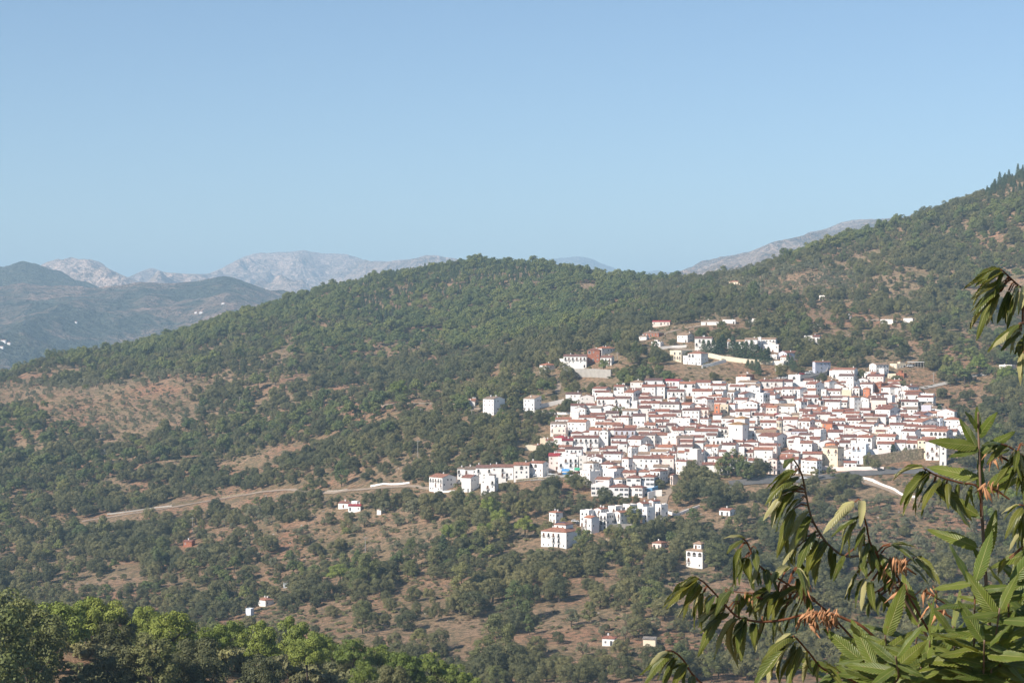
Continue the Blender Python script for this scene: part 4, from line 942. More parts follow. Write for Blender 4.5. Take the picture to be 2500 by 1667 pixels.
# distant white houses on the far hills
for k, (x, y, f_, w_) in enumerate(((490, 763, .66, 14), (478, 765, .65, 9), (545, 743, .72, 12), (8, 838, .44, 18), (22, 842, .43, 12), (186, 790, .57, 8), (2, 846, .42, 14))):
    best = min((Hfar(x, t / 170) for t in range(10, 168)), key=lambda v: abs(CY - F * v.z / v.y - y))
    b = MB(); o = tag(link('farmhouse', None, None, best, R(-12)), ['white farmhouse high on the far hazy hill, right of two together','smaller white farmhouse beside another on the far hazy hill','pale farmhouse on bare red ground, highest on the far hill','largest white house at the far left edge of the hazy valley','white house just right of the largest one at the far left edge','tiny white hut alone on the middle of the far hill','lowest white house at the far left edge of the hazy valley'][k], 'farmhouse', 'white farmhouses on the far hill')
    o.scale = (.6, .6, .6); b.box(-w_/2, w_/2, -4, 4, -8, 6); b.build('wall', WALL['w'], o)
    r = MB(); r.prism([(-4.5, 5.8), (4.5, 5.8), (0, 8)], 'x', -w_/2 - .3, w_/2 + .3); r.build('roof', ROOF['r'], o)
# ------------------------------------------------------------------ tree crowns (unit radius, base at z = 0)
def crown(kind, seed, dens=1.0):
    r = np.random.default_rng(seed); cl = []
    if kind == 'oak':
        n = 34
        for k in range(n):
            th = r.uniform(0, 2 * np.pi); u = r.uniform(-.75, 1); rr = math.sqrt(max(0, 1 - u * u)) * r.uniform(.60, .80)
            cl.append((rr * math.cos(th), rr * math.sin(th), .92 + u * .80 * r.uniform(.8, 1.1), r.uniform(.22, .40)))
        cl.append((0, 0, .9, .6)); lf, nl = .062, 78
    elif kind == 'pine':
        n = 26
        for k in range(n):
            th = r.uniform(0, 2 * np.pi); rr = math.sqrt(r.uniform(0, 1)) * .78; top = 1.15 + .75 * math.cos(rr * 1.7)
            cl.append((rr * math.cos(th), rr * math.sin(th), top + r.uniform(-.6, .06), r.uniform(.2, .34)))
        for k in range(7):
            th = r.uniform(0, 2 * np.pi); rr = r.uniform(.3, .8); cl.append((rr * math.cos(th), rr * math.sin(th), r.uniform(.8, 1.35), r.uniform(.16, .26)))
        cl.append((0, 0, 1.35, .5)); lf, nl = .058, 78
    elif kind == 'olive':
        n = 22
        for k in range(n):
            th = r.uniform(0, 2 * np.pi); u = r.uniform(-.6, 1); rr = math.sqrt(max(0, 1 - u * u)) * r.uniform(.5, .75)
            cl.append((rr * math.cos(th), rr * math.sin(th), .85 + u * .7, r.uniform(.2, .36)))
        cl.append((0, 0, .8, .4)); lf, nl = .055, 62
    elif kind == 'conifer':
        n = 34
        for k in range(n):
            t = (k + .5) / n; th = k * 2.4; rr = (1 - t) * .62 + .05
            cl.append((rr * math.cos(th), rr * math.sin(th), .4 + t * 3.3, .16 + .26 * (1 - t)))
        lf, nl = .085, 40
    elif kind == 'broadleaf':
        n = 34
        for k in range(n):
            th = r.uniform(0, 2 * np.pi); u = r.uniform(-.9, 1); rr = math.sqrt(max(0, 1 - u * u)) * r.uniform(.55, .78)
            cl.append((rr * math.cos(th), rr * math.sin(th), 1.35 + u * 1.0, r.uniform(.2, .38)))
        cl.append((0, 0, 1.3, .6)); lf, nl = .06, 70
    else:
        n = 12
        for k in range(n):
            th = r.uniform(0, 2 * np.pi); u = r.uniform(0, 1); rr = r.uniform(.2, .75)
            cl.append((rr * math.cos(th), rr * math.sin(th), .2 + u * .4, r.uniform(.22, .38)))
        lf, nl = .10, 40
    cl = np.array(cl); n = int(nl * dens); lf /= math.sqrt(dens)
    C_ = np.repeat(cl, n, 0); K = len(C_)
    v = r.normal(size=(K, 3)); v /= np.linalg.norm(v, axis=1)[:, None]
    v[:, 2] = np.where(v[:, 2] < -.4, -v[:, 2], v[:, 2])
    sq = np.array([1, 1, .8]) 
    pos = C_[:, :3] + v * sq * (C_[:, 3:4] * r.uniform(.72, 1.08, (K, 1)))
    nrm = v + r.normal(size=(K, 3)) * .30; nrm /= np.linalg.norm(nrm, axis=1)[:, None]
    a = np.cross(nrm, r.normal(size=(K, 3))); a /= np.linalg.norm(a, axis=1)[:, None]; b = np.cross(nrm, a)
    s = lf * r.uniform(.6, 1.4, (K, 1)); s2 = s * r.uniform(.5, .9, (K, 1))
    V = np.stack([pos - a * s, pos - b * s2, pos + a * s, pos + b * s2], 1).reshape(-1, 3)
    V[:, 2] = np.maximum(V[:, 2], .02)
    return np_mesh('crown', V, np.arange(K * 4).reshape(-1, 4), [FOL[kind] if kind in FOL else FOL['shrub']])
def trunk(kind, seed):
    r = random.Random(seed); b = MB(); H = {'oak': .75, 'pine': 1.6, 'olive': .7, 'conifer': 3.2, 'broadleaf': 1.3}[kind]; w = {'oak': .09, 'pine': .06, 'olive': .1, 'conifer': .05, 'broadleaf': .07}[kind]
    b.tube([(0, 0, -.35), (r.uniform(-.03, .03), r.uniform(-.03, .03), H * .4), (r.uniform(-.06, .06), r.uniform(-.06, .06), H)], w, w * .45, 6)
    for k in range(4 if kind != 'conifer' else 0):
        th = k * 1.57 + r.uniform(-.4, .4); z = H * r.uniform(.4, .7)
        b.tube([(0, 0, z), (.28 * math.cos(th), .28 * math.sin(th), z + .22), (.55 * math.cos(th), .55 * math.sin(th), z + .5)], w * .5, w * .15, 4)
    return b.mesh('trunk', [M_BARK])
KINDS = ['oak', 'pine', 'olive', 'conifer', 'broadleaf']
CR = {k: [crown(k, 100 + 7 * i + j * 50) for j in range(5 if k in ('oak', 'pine') else 3)] for i, k in enumerate(KINDS)}
TR = {k: [trunk(k, 5 + j) for j in range(2)] for k in KINDS}
BIG = {'pine': [crown('pine', 900 + j, 3.2) for j in range(4)], 'oak': [crown('oak', 930 + j, 2.6) for j in range(3)], 'broadleaf': [crown('broadleaf', 960 + j, 2.4) for j in range(2)]}
for me in BIG['pine']: me.materials.clear(); me.materials.append(FOL['stone_pine'])
SHR = [crown('shrub', 300 + j) for j in range(4)]
THK = []
for j in range(3):
    me = crown('shrub', 340 + j); me.materials.clear(); me.materials.append(FOL['thicket']); THK.append(me)

def scatter(name, pts, sc, protos, label, seed=0):
    """one object of kind stuff: crowns instanced on points"""
    if not len(pts): return
    pts = np.asarray(pts, np.float32); r = np.random.default_rng(seed)
    me = bpy.data.meshes.new(name); me.vertices.add(len(pts)); me.vertices.foreach_set('co', pts.ravel())
    for nm, ty, arr in (('sc', 'FLOAT_VECTOR', sc), ('rz', 'FLOAT', r.uniform(0, 6.283, len(pts))), ('pi', 'INT', r.integers(0, len(protos), len(pts)))):
        at_ = me.attributes.new(nm, ty, 'POINT'); at_.data.foreach_set('vector' if ty == 'FLOAT_VECTOR' else 'value', np.asarray(arr, np.int32 if ty == 'INT' else np.float32).ravel())
    o = link(name, me); tag(o, label, kind='stuff')
    ng = bpy.data.node_groups.new(name + '_scatter', 'GeometryNodeTree')
    ng.interface.new_socket('Geometry', in_out='INPUT', socket_type='NodeSocketGeometry'); ng.interface.new_socket('Geometry', in_out='OUTPUT', socket_type='NodeSocketGeometry')
    gi = ng.nodes.new('NodeGroupInput'); go = ng.nodes.new('NodeGroupOutput'); iop = ng.nodes.new('GeometryNodeInstanceOnPoints'); jn = ng.nodes.new('GeometryNodeJoinGeometry')
    for p in protos:
        oi = ng.nodes.new('GeometryNodeObjectInfo'); oi.inputs['Object'].default_value = p; oi.inputs['As Instance'].default_value = True; oi.transform_space = 'ORIGINAL'
        ng.links.new(oi.outputs['Geometry'], jn.inputs[0])
    def attr(nm, ty):
        a = ng.nodes.new('GeometryNodeInputNamedAttribute'); a.data_type = ty; a.inputs['Name'].default_value = nm
        return [s for s in a.outputs if s.enabled][0]
    cx_ = ng.nodes.new('ShaderNodeCombineXYZ'); ng.links.new(attr('rz', 'FLOAT'), cx_.inputs[2])
    iop.inputs['Pick Instance'].default_value = True
    ng.links.new(gi.outputs[0], iop.inputs['Points']); ng.links.new(jn.outputs[0], iop.inputs['Instance'])
    ng.links.new(attr('pi', 'INT'), iop.inputs['Instance Index']); ng.links.new(cx_.outputs[0], iop.inputs['Rotation']); ng.links.new(attr('sc', 'FLOAT_VECTOR'), iop.inputs['Scale'])
    ng.links.new(iop.outputs[0], go.inputs[0])
    md = o.modifiers.new('scatter', 'NODES'); md.node_group = ng
    return o

# ------------------------------------------------------------------ where trees grow
S_ = 4.7
gx = np.arange(-760, 760, S_); gy = np.arange(520, 2080, S_)
GX, GY = np.meshgrid(gx, gy); GX = (GX + RNG.uniform(-.48, .48, GX.shape) * S_).ravel(); GY = (GY + RNG.uniform(-.48, .48, GY.shape) * S_).ravel()
PXs = CX + F * GX / GY
k = (PXs > -260) & (PXs < 2760); GX, GY, PXs = GX[k], GY[k], PXs[k]
GZ = Hxy(GX, GY); PYs = CY - F * GZ / GY
skd = np.interp(PXs, SKD[:, 0], SKD[:, 1]); k = GY < skd + 70; GX, GY, PXs, GZ, PYs = GX[k], GY[k], PXs[k], GZ[k], PYs[k]
def blob(x, y, rx, ry, soft=1.5):
    d = ((PXs - x) / rx) ** 2 + ((PYs - y) / ry) ** 2
    return np.clip(soft - d * soft, 0, 1)
nz = fbm(GX, GY, 70, 4); nz2 = fbm(GX, GY, 24, 3)
far = np.clip((GY - 1150) / 350, 0, 1)
dens = np.clip(.66 + 1.15 * nz + .9 * nz2 + .16 * far, .04, .80)
# bare places of the photograph (x, y, rx, ry, how bare)
for x, y, rx, ry, s in ((300,1000,190,62,.93),(70,965,120,26,.85),(430,945,100,28,.85),(470,985,60,20,.7),(60,1100,90,40,.5),(540,1225,130,38,.8),(440,1275,70,50,.6),(960,1320,115,70,.93),(790,1440,70,24,.95),
                        (1330,1205,110,40,.85),(1250,1170,80,18,.8),(1340,960,60,60,.85),(1560,905,120,38,.75),(1420,900,60,40,.8),(1480,845,60,40,.6),(1000,985,140,42,.75),(1080,1010,80,26,.5),(880,1010,60,30,.5),
                        (1800,905,140,30,.6),(1760,800,140,22,.75),(1980,740,180,16,.6),(1960,770,130,20,.6),(2230,860,70,34,.8),(2340,880,110,60,.6),(2140,870,100,34,.5),(2260,980,60,40,.6),(2330,1010,60,40,.5),(2120,1240,110,40,.7),
                        (2220,1300,150,60,.6),(1650,1230,40,30,.7),(1780,1260,110,40,.6),(1800,1330,70,40,.5),(1480,1340,70,34,.9),(1400,1320,60,20,.6),(1500,1400,26,30,.9),(1290,1500,36,30,.7),(1180,1530,60,50,.5),(1430,1560,60,36,.6),
                        (620,1120,50,50,.5),(650,1000,30,60,.5),(160,1400,90,60,.55),(330,1200,60,30,.5),(700,1150,60,30,.4),(860,1180,120,14,.8),(740,1245,40,30,.6),(2000,680,60,24,.4),(1560,740,60,20,.4),(1680,860,110,26,.7),
                        (690,830,40,16,.6),(1090,790,30,40,.5),(570,890,70,16,.5),(2130,540,50,20,.6),(2460,720,40,30,.6),(2010,620,24,24,.4),(1990,1330,120,60,.3),(1700,1420,60,24,.6),(860,1270,70,30,.5),(1560,1270,60,20,.5),(1300,1300,50,30,.4)):
    s = s * .84; dens = dens * (1 - s * blob(x, y, rx, ry))
# the town itself
tn_in = np.array([inside(a, b, TOWN) for a, b in zip(PXs, PYs)]); dens[tn_in] *= .03
# roads and houses keep clear
for q in HS:
    hx = (q['px'] - CX) / F * q['D']; cyy = q['D'] + q['d'] / 2
    dens[(np.abs(GX - hx) < q['w'] / 2 + 3.4) & (np.abs(GY - cyy) < q['d'] / 2 + 4)] = 0
    fr = (np.abs(PXs - (q['x0'] + q['x1']) / 2) < (q['x1'] - q['x0']) / 2 + 6) & (GY < q['D']) & (GY > q['D'] - 100)
    hide = (CY - F * (GZ + 5.0) / GY) < q['y0'] - 5
    dens[fr & hide] = 0
for pts in ([(200,1274),(300,1258),(420,1240),(520,1222),(640,1202),(700,1196),(790,1205),(900,1194),(1000,1188)],[(1780,1182),(1960,1173),(2060,1160),(2150,1156),(2260,1150),(2330,1152)],[(2104,1176),(2160,1194),(2240,1222)],
            [(1600,840),(1640,852),(1720,860),(1800,876),(1880,890)],[(1560,835),(1660,805),(1710,796)],[(1905,930),(1990,914),(2025,905)],[(2108,1140),(2250,1126),(2330,1110)],[(1236,1172),(1415,1166)],[(1640,1190),(1612,1240),(1700,1244)],[(1402,925),(1492,926)]):
    for (x1, y1), (x2, y2) in zip(pts[:-1], pts[1:]):
        t = np.clip(((PXs - x1) * (x2 - x1) + (PYs - y1) * (y2 - y1)) / ((x2 - x1) ** 2 + (y2 - y1) ** 2), 0, 1)
        dx = PXs - (x1 + t * (x2 - x1)); dy = PYs - (y1 + t * (y2 - y1))
        dens[(np.abs(dx) < 16) & (dy > -8) & (dy < 26)] = 0
u = RNG.random(len(GX))
# kinds
kindi = np.zeros(len(GX), int)
kn = fbm(GX + 900, GY, 120, 3) + .25 * RNG.normal(size=len(GX))
pinef = np.clip(blob(900, 740, 700, 150, 2) + blob(2300, 620, 420, 190, 1.6) * .55 + blob(650, 850, 420, 110, 2) * .5, 0, 1)
kindi[(kn > .42 - pinef * .75)] = 1
olf = np.clip(blob(300,1000,210,75,3) + blob(60,965,150,34,3) + blob(430,945,110,34,3) + blob(960,1320,125,80,3) + blob(2200,1290,210,110,2) + blob(1920,690,220,46,2) + blob(1380,1250,160,60,1.5) * .6 + blob(1550,1560,300,70,1.5) * .5 + blob(650,1330,200,90,1.5) * .5, 0, 1)
kindi[RNG.random(len(GX)) < olf * .9] = 2
kindi[(kindi == 0) & (RNG.random(len(GX)) < .06)] = 4
conf = np.clip((blob(1130, 685, 250, 60, 1.6) + blob(935, 735, 90, 80, 1.6)) * np.clip(.75 + 2.2 * nz2 + 1.2 * nz, 0, 1) + blob(2440, 425, 150, 62, 3), 0, 1)
kindi[(RNG.random(len(GX)) < conf * .9)] = 3
dens = np.maximum(dens, conf * .95)
sel = u < dens
rad = np.where(kindi == 0, 2.35, np.where(kindi == 1, 2.85, np.where(kindi == 2, 2.0, np.where(kindi == 3, np.where(PYs < 560, 1.6, 1.25), 2.7)))) * np.clip(1 + .45 * fbm(GX, GY, 45, 2) + .38 * RNG.normal(size=len(GX)), .42, 2.3)
orch = (blob(960, 1320, 100, 55, 3) > .5) | (blob(300, 1000, 180, 58, 3) > .4) | (blob(60, 965, 110, 24, 3) > .4)
# small young olives planted in rows
row = orch & (np.abs((GX * .8 + GY * .25) % 9 - 4.5) < 2.6) & (np.abs((GY * .8 - GX * .25) % 9 - 4.5) < 2.6) & (dens > 0)
sel = sel | row
rad = np.where(orch, 1.1 + .9 * RNG.random(len(GX)), rad); kindi[orch] = 2
T = [(GX[i], GY[i], GZ[i], rad[i], KINDS[kindi[i]]) for i in np.nonzero(sel)[0]]
# hand placed trees: pixel of the foot, crown radius, kind
for x, y, r_, kd in ((1538,848,6.5,'oak'),(1552,862,4.5,'oak'),(1528,868,4,'oak'),(1316,952,5,'oak'),(1386,935,5,'oak'),(1378,910,4,'oak'),(1398,928,3.8,'oak'),(1330,925,4,'oak'),
    (1718,868,3,'conifer'),(1730,868,3.4,'conifer'),(1742,868,3.2,'conifer'),(1754,868,3.4,'conifer'),(1764,866,3.6,'conifer'),(1790,872,3.8,'conifer'),(1800,876,4,'conifer'),(1812,878,4.2,'conifer'),(1822,880,4,'conifer'),(1836,884,4,'conifer'),(1848,886,3.8,'conifer'),(1858,888,3.6,'conifer'),(1868,890,3.6,'conifer'),(1876,890,3.2,'conifer'),
    (1826,900,2.2,'conifer'),(1836,904,2.2,'conifer'),(1846,910,2.4,'conifer'),(1852,918,2.6,'conifer'),(1924,900,2.6,'conifer'),(1934,904,2.6,'conifer'),(1940,910,2.4,'conifer'),
    (1880,810,6,'oak'),(1900,806,6,'oak'),(1915,804,5,'oak'),(1866,806,4.5,'oak'),(2270,902,6,'oak'),(2285,905,5,'oak'),(2200,880,5,'oak'),(2310,905,4,'oak'),
    (1692,1178,5.5,'oak'),(1710,1190,6,'oak'),(1730,1196,6,'oak'),(1676,1190,4.5,'oak'),(1664,1220,4.8,'oak'),(1700,1215,5,'oak'),(1760,1165,4,'broadleaf'),(1778,1166,4.4,'broadleaf'),(1796,1162,4.8,'broadleaf'),(1812,1172,4,'broadleaf'),(1850,1165,5,'oak'),(1835,1168,4.5,'oak'),(1866,1163,4.2,'oak'),(1826,1178,4,'broadleaf'),
    (1745,1215,4.5,'oak'),(1735,1240,5,'oak'),(1760,1225,4,'oak'),(1655,1240,3.5,'broadleaf'),(1426,1200,4,'oak'),(1408,1196,3.5,'oak'),(1395,1192,3.5,'broadleaf'),(1472,1224,3.2,'oak'),(1486,1228,2.6,'oak'),(1514,1230,1.9,'broadleaf'),(1536,1232,1.7,'broadleaf'),(1552,1232,2.0,'oak'),
    (1546,1292,4.2,'broadleaf'),(1556,1290,3.4,'broadleaf'),(1610,1195,3.2,'oak'),(1617,1310,5.2,'oak'),(1600,1325,4.6,'oak'),(1582,1322,4,'oak'),(1416,1350,3.6,'broadleaf'),(1430,1356,4,'broadleaf'),(1412,1372,3.6,'broadleaf'),(1490,1322,3,'broadleaf'),(1510,1326,3,'broadleaf'),
    (1342,1112,3.2,'broadleaf'),(1356,1112,2.8,'broadleaf'),(1298,1128,2.6,'oak'),(1308,1118,2.6,'oak'),(1504,1018,2.6,'oak'),(1520,1020,2.4,'broadleaf'),(1642,965,2.2,'oak'),(1664,962,2,'oak'),(1400,1010,4,'oak'),(1412,1012,4,'oak'),(1384,1006,3.4,'oak'),(1368,1010,3,'oak'),
    (2120,1146,3,'broadleaf'),(2138,1148,2.8,'oak'),(2148,1122,2,'broadleaf'),(2180,1120,2.6,'conifer'),(2212,1120,2,'broadleaf'),(1988,1172,2.6,'broadleaf'),(2030,1168,2.6,'broadleaf'),(2294,1018,2.6,'conifer'),(2070,1190,4,'oak'),(2090,1196,4,'oak'),(2056,1184,3.6,'oak'),
    (1170,1178,3,'oak'),(1118,1222,2.6,'oak'),(1072,1220,2.4,'oak'),(1240,1205,3,'oak'),(1255,1212,3,'oak'),(1320,1210,2.6,'oak'),(1185,1222,2.6,'oak'),(1205,1226,2.6,'oak'),(1130,1000,3.6,'broadleaf'),(1265,1020,4,'oak'),(1245,1030,4,'oak'),(1240,1100,5,'oak'),(1210,1100,4,'oak'),
    (870,1112,4.4,'broadleaf'),(880,1120,4,'broadleaf'),(705,1150,3.4,'broadleaf'),(755,1220,5,'broadleaf'),(770,1240,5,'oak'),(880,1440,6,'broadleaf'),(900,1445,6,'broadleaf'),(870,1450,5,'broadleaf'),(1068,1340,3.4,'oak'),(1063,1356,2.6,'oak'),(1082,1370,3.4,'conifer'),(1032,1360,2.8,'oak'),
    (1180,1345,4,'broadleaf'),(1165,1350,3.4,'broadleaf')):
    p = gp(x, y); r_ = r_ * (.72 if kd == 'conifer' else .86); T.append((p.x, p.y, p.z, r_, kd))
T = [t for t in T if t[3] > .4]
print('trees', len(T))
# visible ones, largest first
def shows(t):
    px = CX + F * t[0] / t[1]; 
    if not (-20 < px < 2520): return -1
    return t[3] * (1.5 if t[4] in ('conifer', 'pine') else 1) / t[1]
GR = {'oak': 'round evergreen oaks scattered over the slopes', 'pine': 'umbrella-crowned pines on the slopes', 'olive': 'grey-green olive trees on the slopes', 'conifer': 'narrow dark conifers', 'broadleaf': 'light green broadleaf trees'}
PRE = {'oak': 'round dark evergreen oak', 'pine': 'bright green round pine', 'olive': 'small grey-green olive tree', 'conifer': 'narrow dark green conifer', 'broadleaf': 'light green leafy tree'}
NAME = {'oak': 'oak_tree', 'pine': 'pine_tree', 'olive': 'olive_tree', 'conifer': 'conifer_tree', 'broadleaf': 'broadleaf_tree'}
lab = []
def place_tree(t, big=False, pre=None):
    x, y, z, r_, kd = t; o = bpy.data.objects.new(NAME[kd], None); COL.objects.link(o); o.location = (x, y, z)
    s = r_ * np.array([random.uniform(.88, 1.15), random.uniform(.88, 1.15), random.uniform(.85, 1.2)]); o.scale = s if not (kd == 'conifer' and y < 1150) else s * np.array([1.45, 1.45, .95]); o.rotation_euler = (0, 0, random.uniform(0, 6.28)); o.empty_display_size = .1
    o['category'] = 'tree'; o['group'] = GR[kd]
    link('crown', random.choice(BIG[kd] if big else CR[kd]), o); link('trunk', random.choice(TR[kd]), o)
    lab.append((o, CX + F * x / y, CY - F * (z + r_) / y, (pre or PRE[kd])))
    return o
nonind = {k: [] for k in KINDS}
for kd in KINDS:
    L = sorted([t for t in T if t[4] == kd], key=shows, reverse=True)
    lim = {'oak': 300, 'pine': 250, 'olive': 260, 'conifer': 110, 'broadleaf': 220}[kd]
    for i, t in enumerate(L):
        if i < lim and shows(t) > 0: place_tree(t, big=(kd in BIG and t[3] / t[1] > .0052))
        else: nonind[kd].append(t)
# near pines, oaks and bushes in the lower left (about 260 m away)
NEAR = [(-40,1445,5.6,'broadleaf'),(22,1428,6.0,'broadleaf'),(66,1452,5.0,'broadleaf'),(100,1480,4.0,'broadleaf'),(150,1458,4.4,'pine'),(186,1462,4.0,'pine'),(210,1446,3.8,'pine'),(250,1453,3.9,'pine'),(224,1478,3.4,'pine'),(130,1490,3.4,'pine'),(280,1490,3.2,'oak'),
        (358,1472,3.8,'pine'),(424,1482,4.2,'pine'),(340,1500,3.2,'broadleaf'),(372,1540,3.4,'broadleaf'),(526,1518,3.2,'pine'),(572,1508,3.4,'pine'),(632,1514,3.8,'pine'),(707,1503,4.4,'pine'),(776,1496,3.2,'pine'),(798,1545,4.6,'pine'),(750,1550,3.4,'pine'),
        (862,1552,4,'pine'),(934,1569,4.0,'pine'),(990,1584,3.4,'pine'),(1051,1582,3.4,'pine'),(1102,1592,3.2,'pine'),(1143,1602,3,'pine'),(660,1560,3.4,'pine'),(600,1555,3,'oak'),(560,1570,3.2,'oak'),(480,1555,3.4,'oak'),(500,1600,3,'oak'),(690,1590,3,'oak'),(640,1600,3,'oak'),
        (240,1556,4.4,'oak'),(300,1570,3.6,'oak'),(40,1560,4,'oak'),(-20,1540,4,'oak'),(91,1564,2.0,'pine'),(421,1562,2.2,'pine'),(120,1590,3,'oak'),(30,1600,3,'oak'),(160,1580,2.8,'oak'),(205,1600,2.8,'broadleaf'),(268,1622,2.4,'broadleaf'),(330,1590,2.8,'oak'),(370,1600,2.8,'oak'),(430,1600,2.8,'oak'),
        (512,1618,1.8,'pine'),(720,1622,2.0,'pine'),(760,1600,2.6,'pine'),(840,1610,2.6,'oak'),(890,1612,2.6,'pine'),(960,1622,2.6,'oak'),(1010,1618,2.4,'pine'),(1080,1625,2.4,'oak'),(1130,1632,2.2,'oak'),(1190,1618,2.4,'oak'),(1240,1622,2.4,'oak'),(60,1625,2.6,'oak'),(560,1625,2.4,'oak'),(640,1632,2.2,'oak'),(440,1632,2.2,'oak'),(340,1636,2.2,'oak'),(150,1636,2.4,'oak'),(0,1640,2.4,'oak'),
        (1300,1626,2.4,'oak'),(1360,1630,2.4,'oak'),(1430,1626,2.6,'oak'),(1500,1632,2.4,'oak'),(1570,1630,2.4,'oak'),(1640,1634,2.4,'oak'),(1720,1632,2.4,'oak')]
HK = {'pine': 2.05, 'oak': 1.85, 'broadleaf': 2.6}
_dn = np.arange(165, 345, 1.0)
for x, y, r_, kd in NEAR:
    hk = HK[kd] * (1.18 if kd == 'pine' else 1); r_ *= (.85 if kd == 'pine' else 1)
    yy = CY - F * (Hgt(np.full(_dn.shape, x), _dn) + r_ * hk) / _dn
    D = float(_dn[int(np.argmin(np.abs(yy - y)))])
    z = float(Hgt(x, D)); px = (x - CX) / F * D
    o = place_tree((px, D, z, r_, kd), big=True, pre={'pine': 'large near yellow-green pine', 'oak': 'near dark bushy oak', 'broadleaf': 'near olive-green leafy tree'}[kd])
    o.scale = (r_ * random.uniform(.95, 1.1), r_ * random.uniform(.95, 1.1), r_ * hk / HK[kd])
place_labels(lab)
def pack(L, tilt=1.0):
    a = np.array([(t[0], t[1], t[2]) for t in L]); s = np.array([t[3] for t in L])[:, None] * RNG.uniform(.85, 1.2, (len(L), 3)); return a, s
protos = {}
_u = {}
for ob in bpy.data.objects:
    if ob.type == 'MESH' and ob.data.name not in _u: _u[ob.data.name] = ob
for kd in KINDS: protos[kd] = [_u[me.name] for me in CR[kd] + (BIG.get(kd, []) if kd in BIG and not any(m2.name in _u for m2 in CR[kd]) else []) if me.name in _u]
print({k: len(v) for k, v in protos.items()}, len(_u))
for kd, nm, lb in (('oak', 'oak_woodland', 'dark evergreen oak woodland over the slopes'), ('pine', 'pine_woodland', 'round-crowned pine woodland over the ridges'), ('olive', 'olive_groves', 'small olive trees of the groves and terraces'),
                   ('conifer', 'conifer_plantation', 'dark narrow conifers on the summit and the right-hand ridge'), ('broadleaf', 'mixed_woodland', 'lighter leafy trees mixed into the slopes')):
    if nonind[kd]: a, s = pack(nonind[kd]); scatter(nm, a, s, protos[kd], lb, 3)
# undergrowth -------------------------------------------------
def cover(n, fn, seed):
    r = np.random.default_rng(seed); px = r.uniform(-200, 2700, n); D = np.sqrt(r.uniform(500 ** 2, 1950 ** 2, n)) ; 
    D = np.where(r.random(n) < .5, r.uniform(500, 1300, n), D)
    x = (px - CX) / F * D; z = Hgt(px, D); py = CY - F * z / D
    k = fn(x, D, px, py); return np.stack([x, D, z], 1)[k]
hxs = np.array([((q['px'] - CX) / F * q['D'], q['D'] + q['d'] / 2, q['w'] / 2 + 1.5, q['d'] / 2 + 2) for q in HS])
def clear(x, y, px, py):
    k = np.ones(len(x), bool)
    for hx, hy, a, b in hxs: k &= ~((np.abs(x - hx) < a) & (np.abs(y - hy) < b))
    for i in np.nonzero(k)[0]:
        if 1340 < px[i] < 2330 and 950 < py[i] < 1180 and inside(px[i], py[i], TOWN): k[i] = False
    for pts in ([(200,1274),(300,1258),(420,1240),(520,1222),(640,1202),(700,1196),(790,1205),(900,1194),(1000,1188)],[(1780,1182),(1960,1173),(2060,1160),(2150,1156),(2260,1150),(2400,1160)],[(2104,1176),(2160,1194),(2240,1222)],[(1905,930),(1990,914),(2025,905)],[(1236,1172),(1415,1166)],[(1640,1190),(1612,1240),(1700,1244)]):
        for (x1, y1), (x2, y2) in zip(pts[:-1], pts[1:]):
            t = np.clip(((px - x1) * (x2 - x1) + (py - y1) * (y2 - y1)) / ((x2 - x1) ** 2 + (y2 - y1) ** 2), 0, 1)
            k &= ~((np.abs(px - (x1 + t * (x2 - x1))) < 10) & (np.abs(py - (y1 + t * (y2 - y1))) < 9))
    return k
def sproto(me, nm, x, y, D_, s, lb):
    o = link(nm, me, None, None); px = x; o.location = ((px - CX) / F * D_, D_, float(Hgt(px, D_))); o.scale = (s, s, s)
    return tag(o, lb, 'bush', 'bushes on the slopes')
sp = [sproto(m_, 'bush', 1290 + 30 * i, 1480, 690 + 10 * i, 1.3, ['low olive-brown bush on bare soil below the villa, leftmost of four','low bush, second of four on the slope below the villa','low bush, third of four on the slope below the villa','low bush, rightmost of four on the slope below the villa'][i]) for i, m_ in enumerate(SHR)]
tp = [sproto(m_, 'bush', 1050 + 40 * i, 1400, 760 + 12 * i, 1.5, ['brownish thicket bush below the young orchard, left of three','brownish thicket bush below the young orchard, middle of three','brownish thicket bush below the young orchard, right of three'][i]) for i, m_ in enumerate(THK)]
A1 = cover(34000, lambda x, y, px, py: (np.random.default_rng(5).random(len(x)) < .42 + .9 * fbm(x + 300, y, 50, 3)) & clear(x, y, px, py), 21)
r1 = np.random.default_rng(6); s1 = r1.uniform(.5, 1.7, (len(A1), 1)) * np.array([[1, 1, .9]]) * r1.uniform(.8, 1.2, (len(A1), 3)); scatter('shrubs', A1, s1, sp, 'low green shrubs covering the slopes', 8)
A2 = cover(24000, lambda x, y, px, py: (np.random.default_rng(15).random(len(x)) < .3 + .9 * fbm(x - 500, y, 60, 3)) & clear(x, y, px, py), 31)
s2 = r1.uniform(.4, 1.7, (len(A2), 1)) * np.array([[1, 1, .7]]) * r1.uniform(.8, 1.2, (len(A2), 3)); scatter('dry_thicket', A2, s2, tp, 'dry brownish thicket between the trees', 9)
# near slope bushes
n = 1500; r2 = np.random.default_rng(77); px = r2.uniform(-250, 2750, n); D = r2.uniform(150, 330, n); z = Hgt(px, D)
dn_ = D
A3 = np.stack([(px - CX) / F * D, D, z], 1); s3 = r2.uniform(1.2, 3.0, (n, 1)) * r2.uniform(.8, 1.2, (n, 3)); scatter('near_undergrowth', A3, s3, sp, 'dense bushes on the near slope at the bottom', 10)

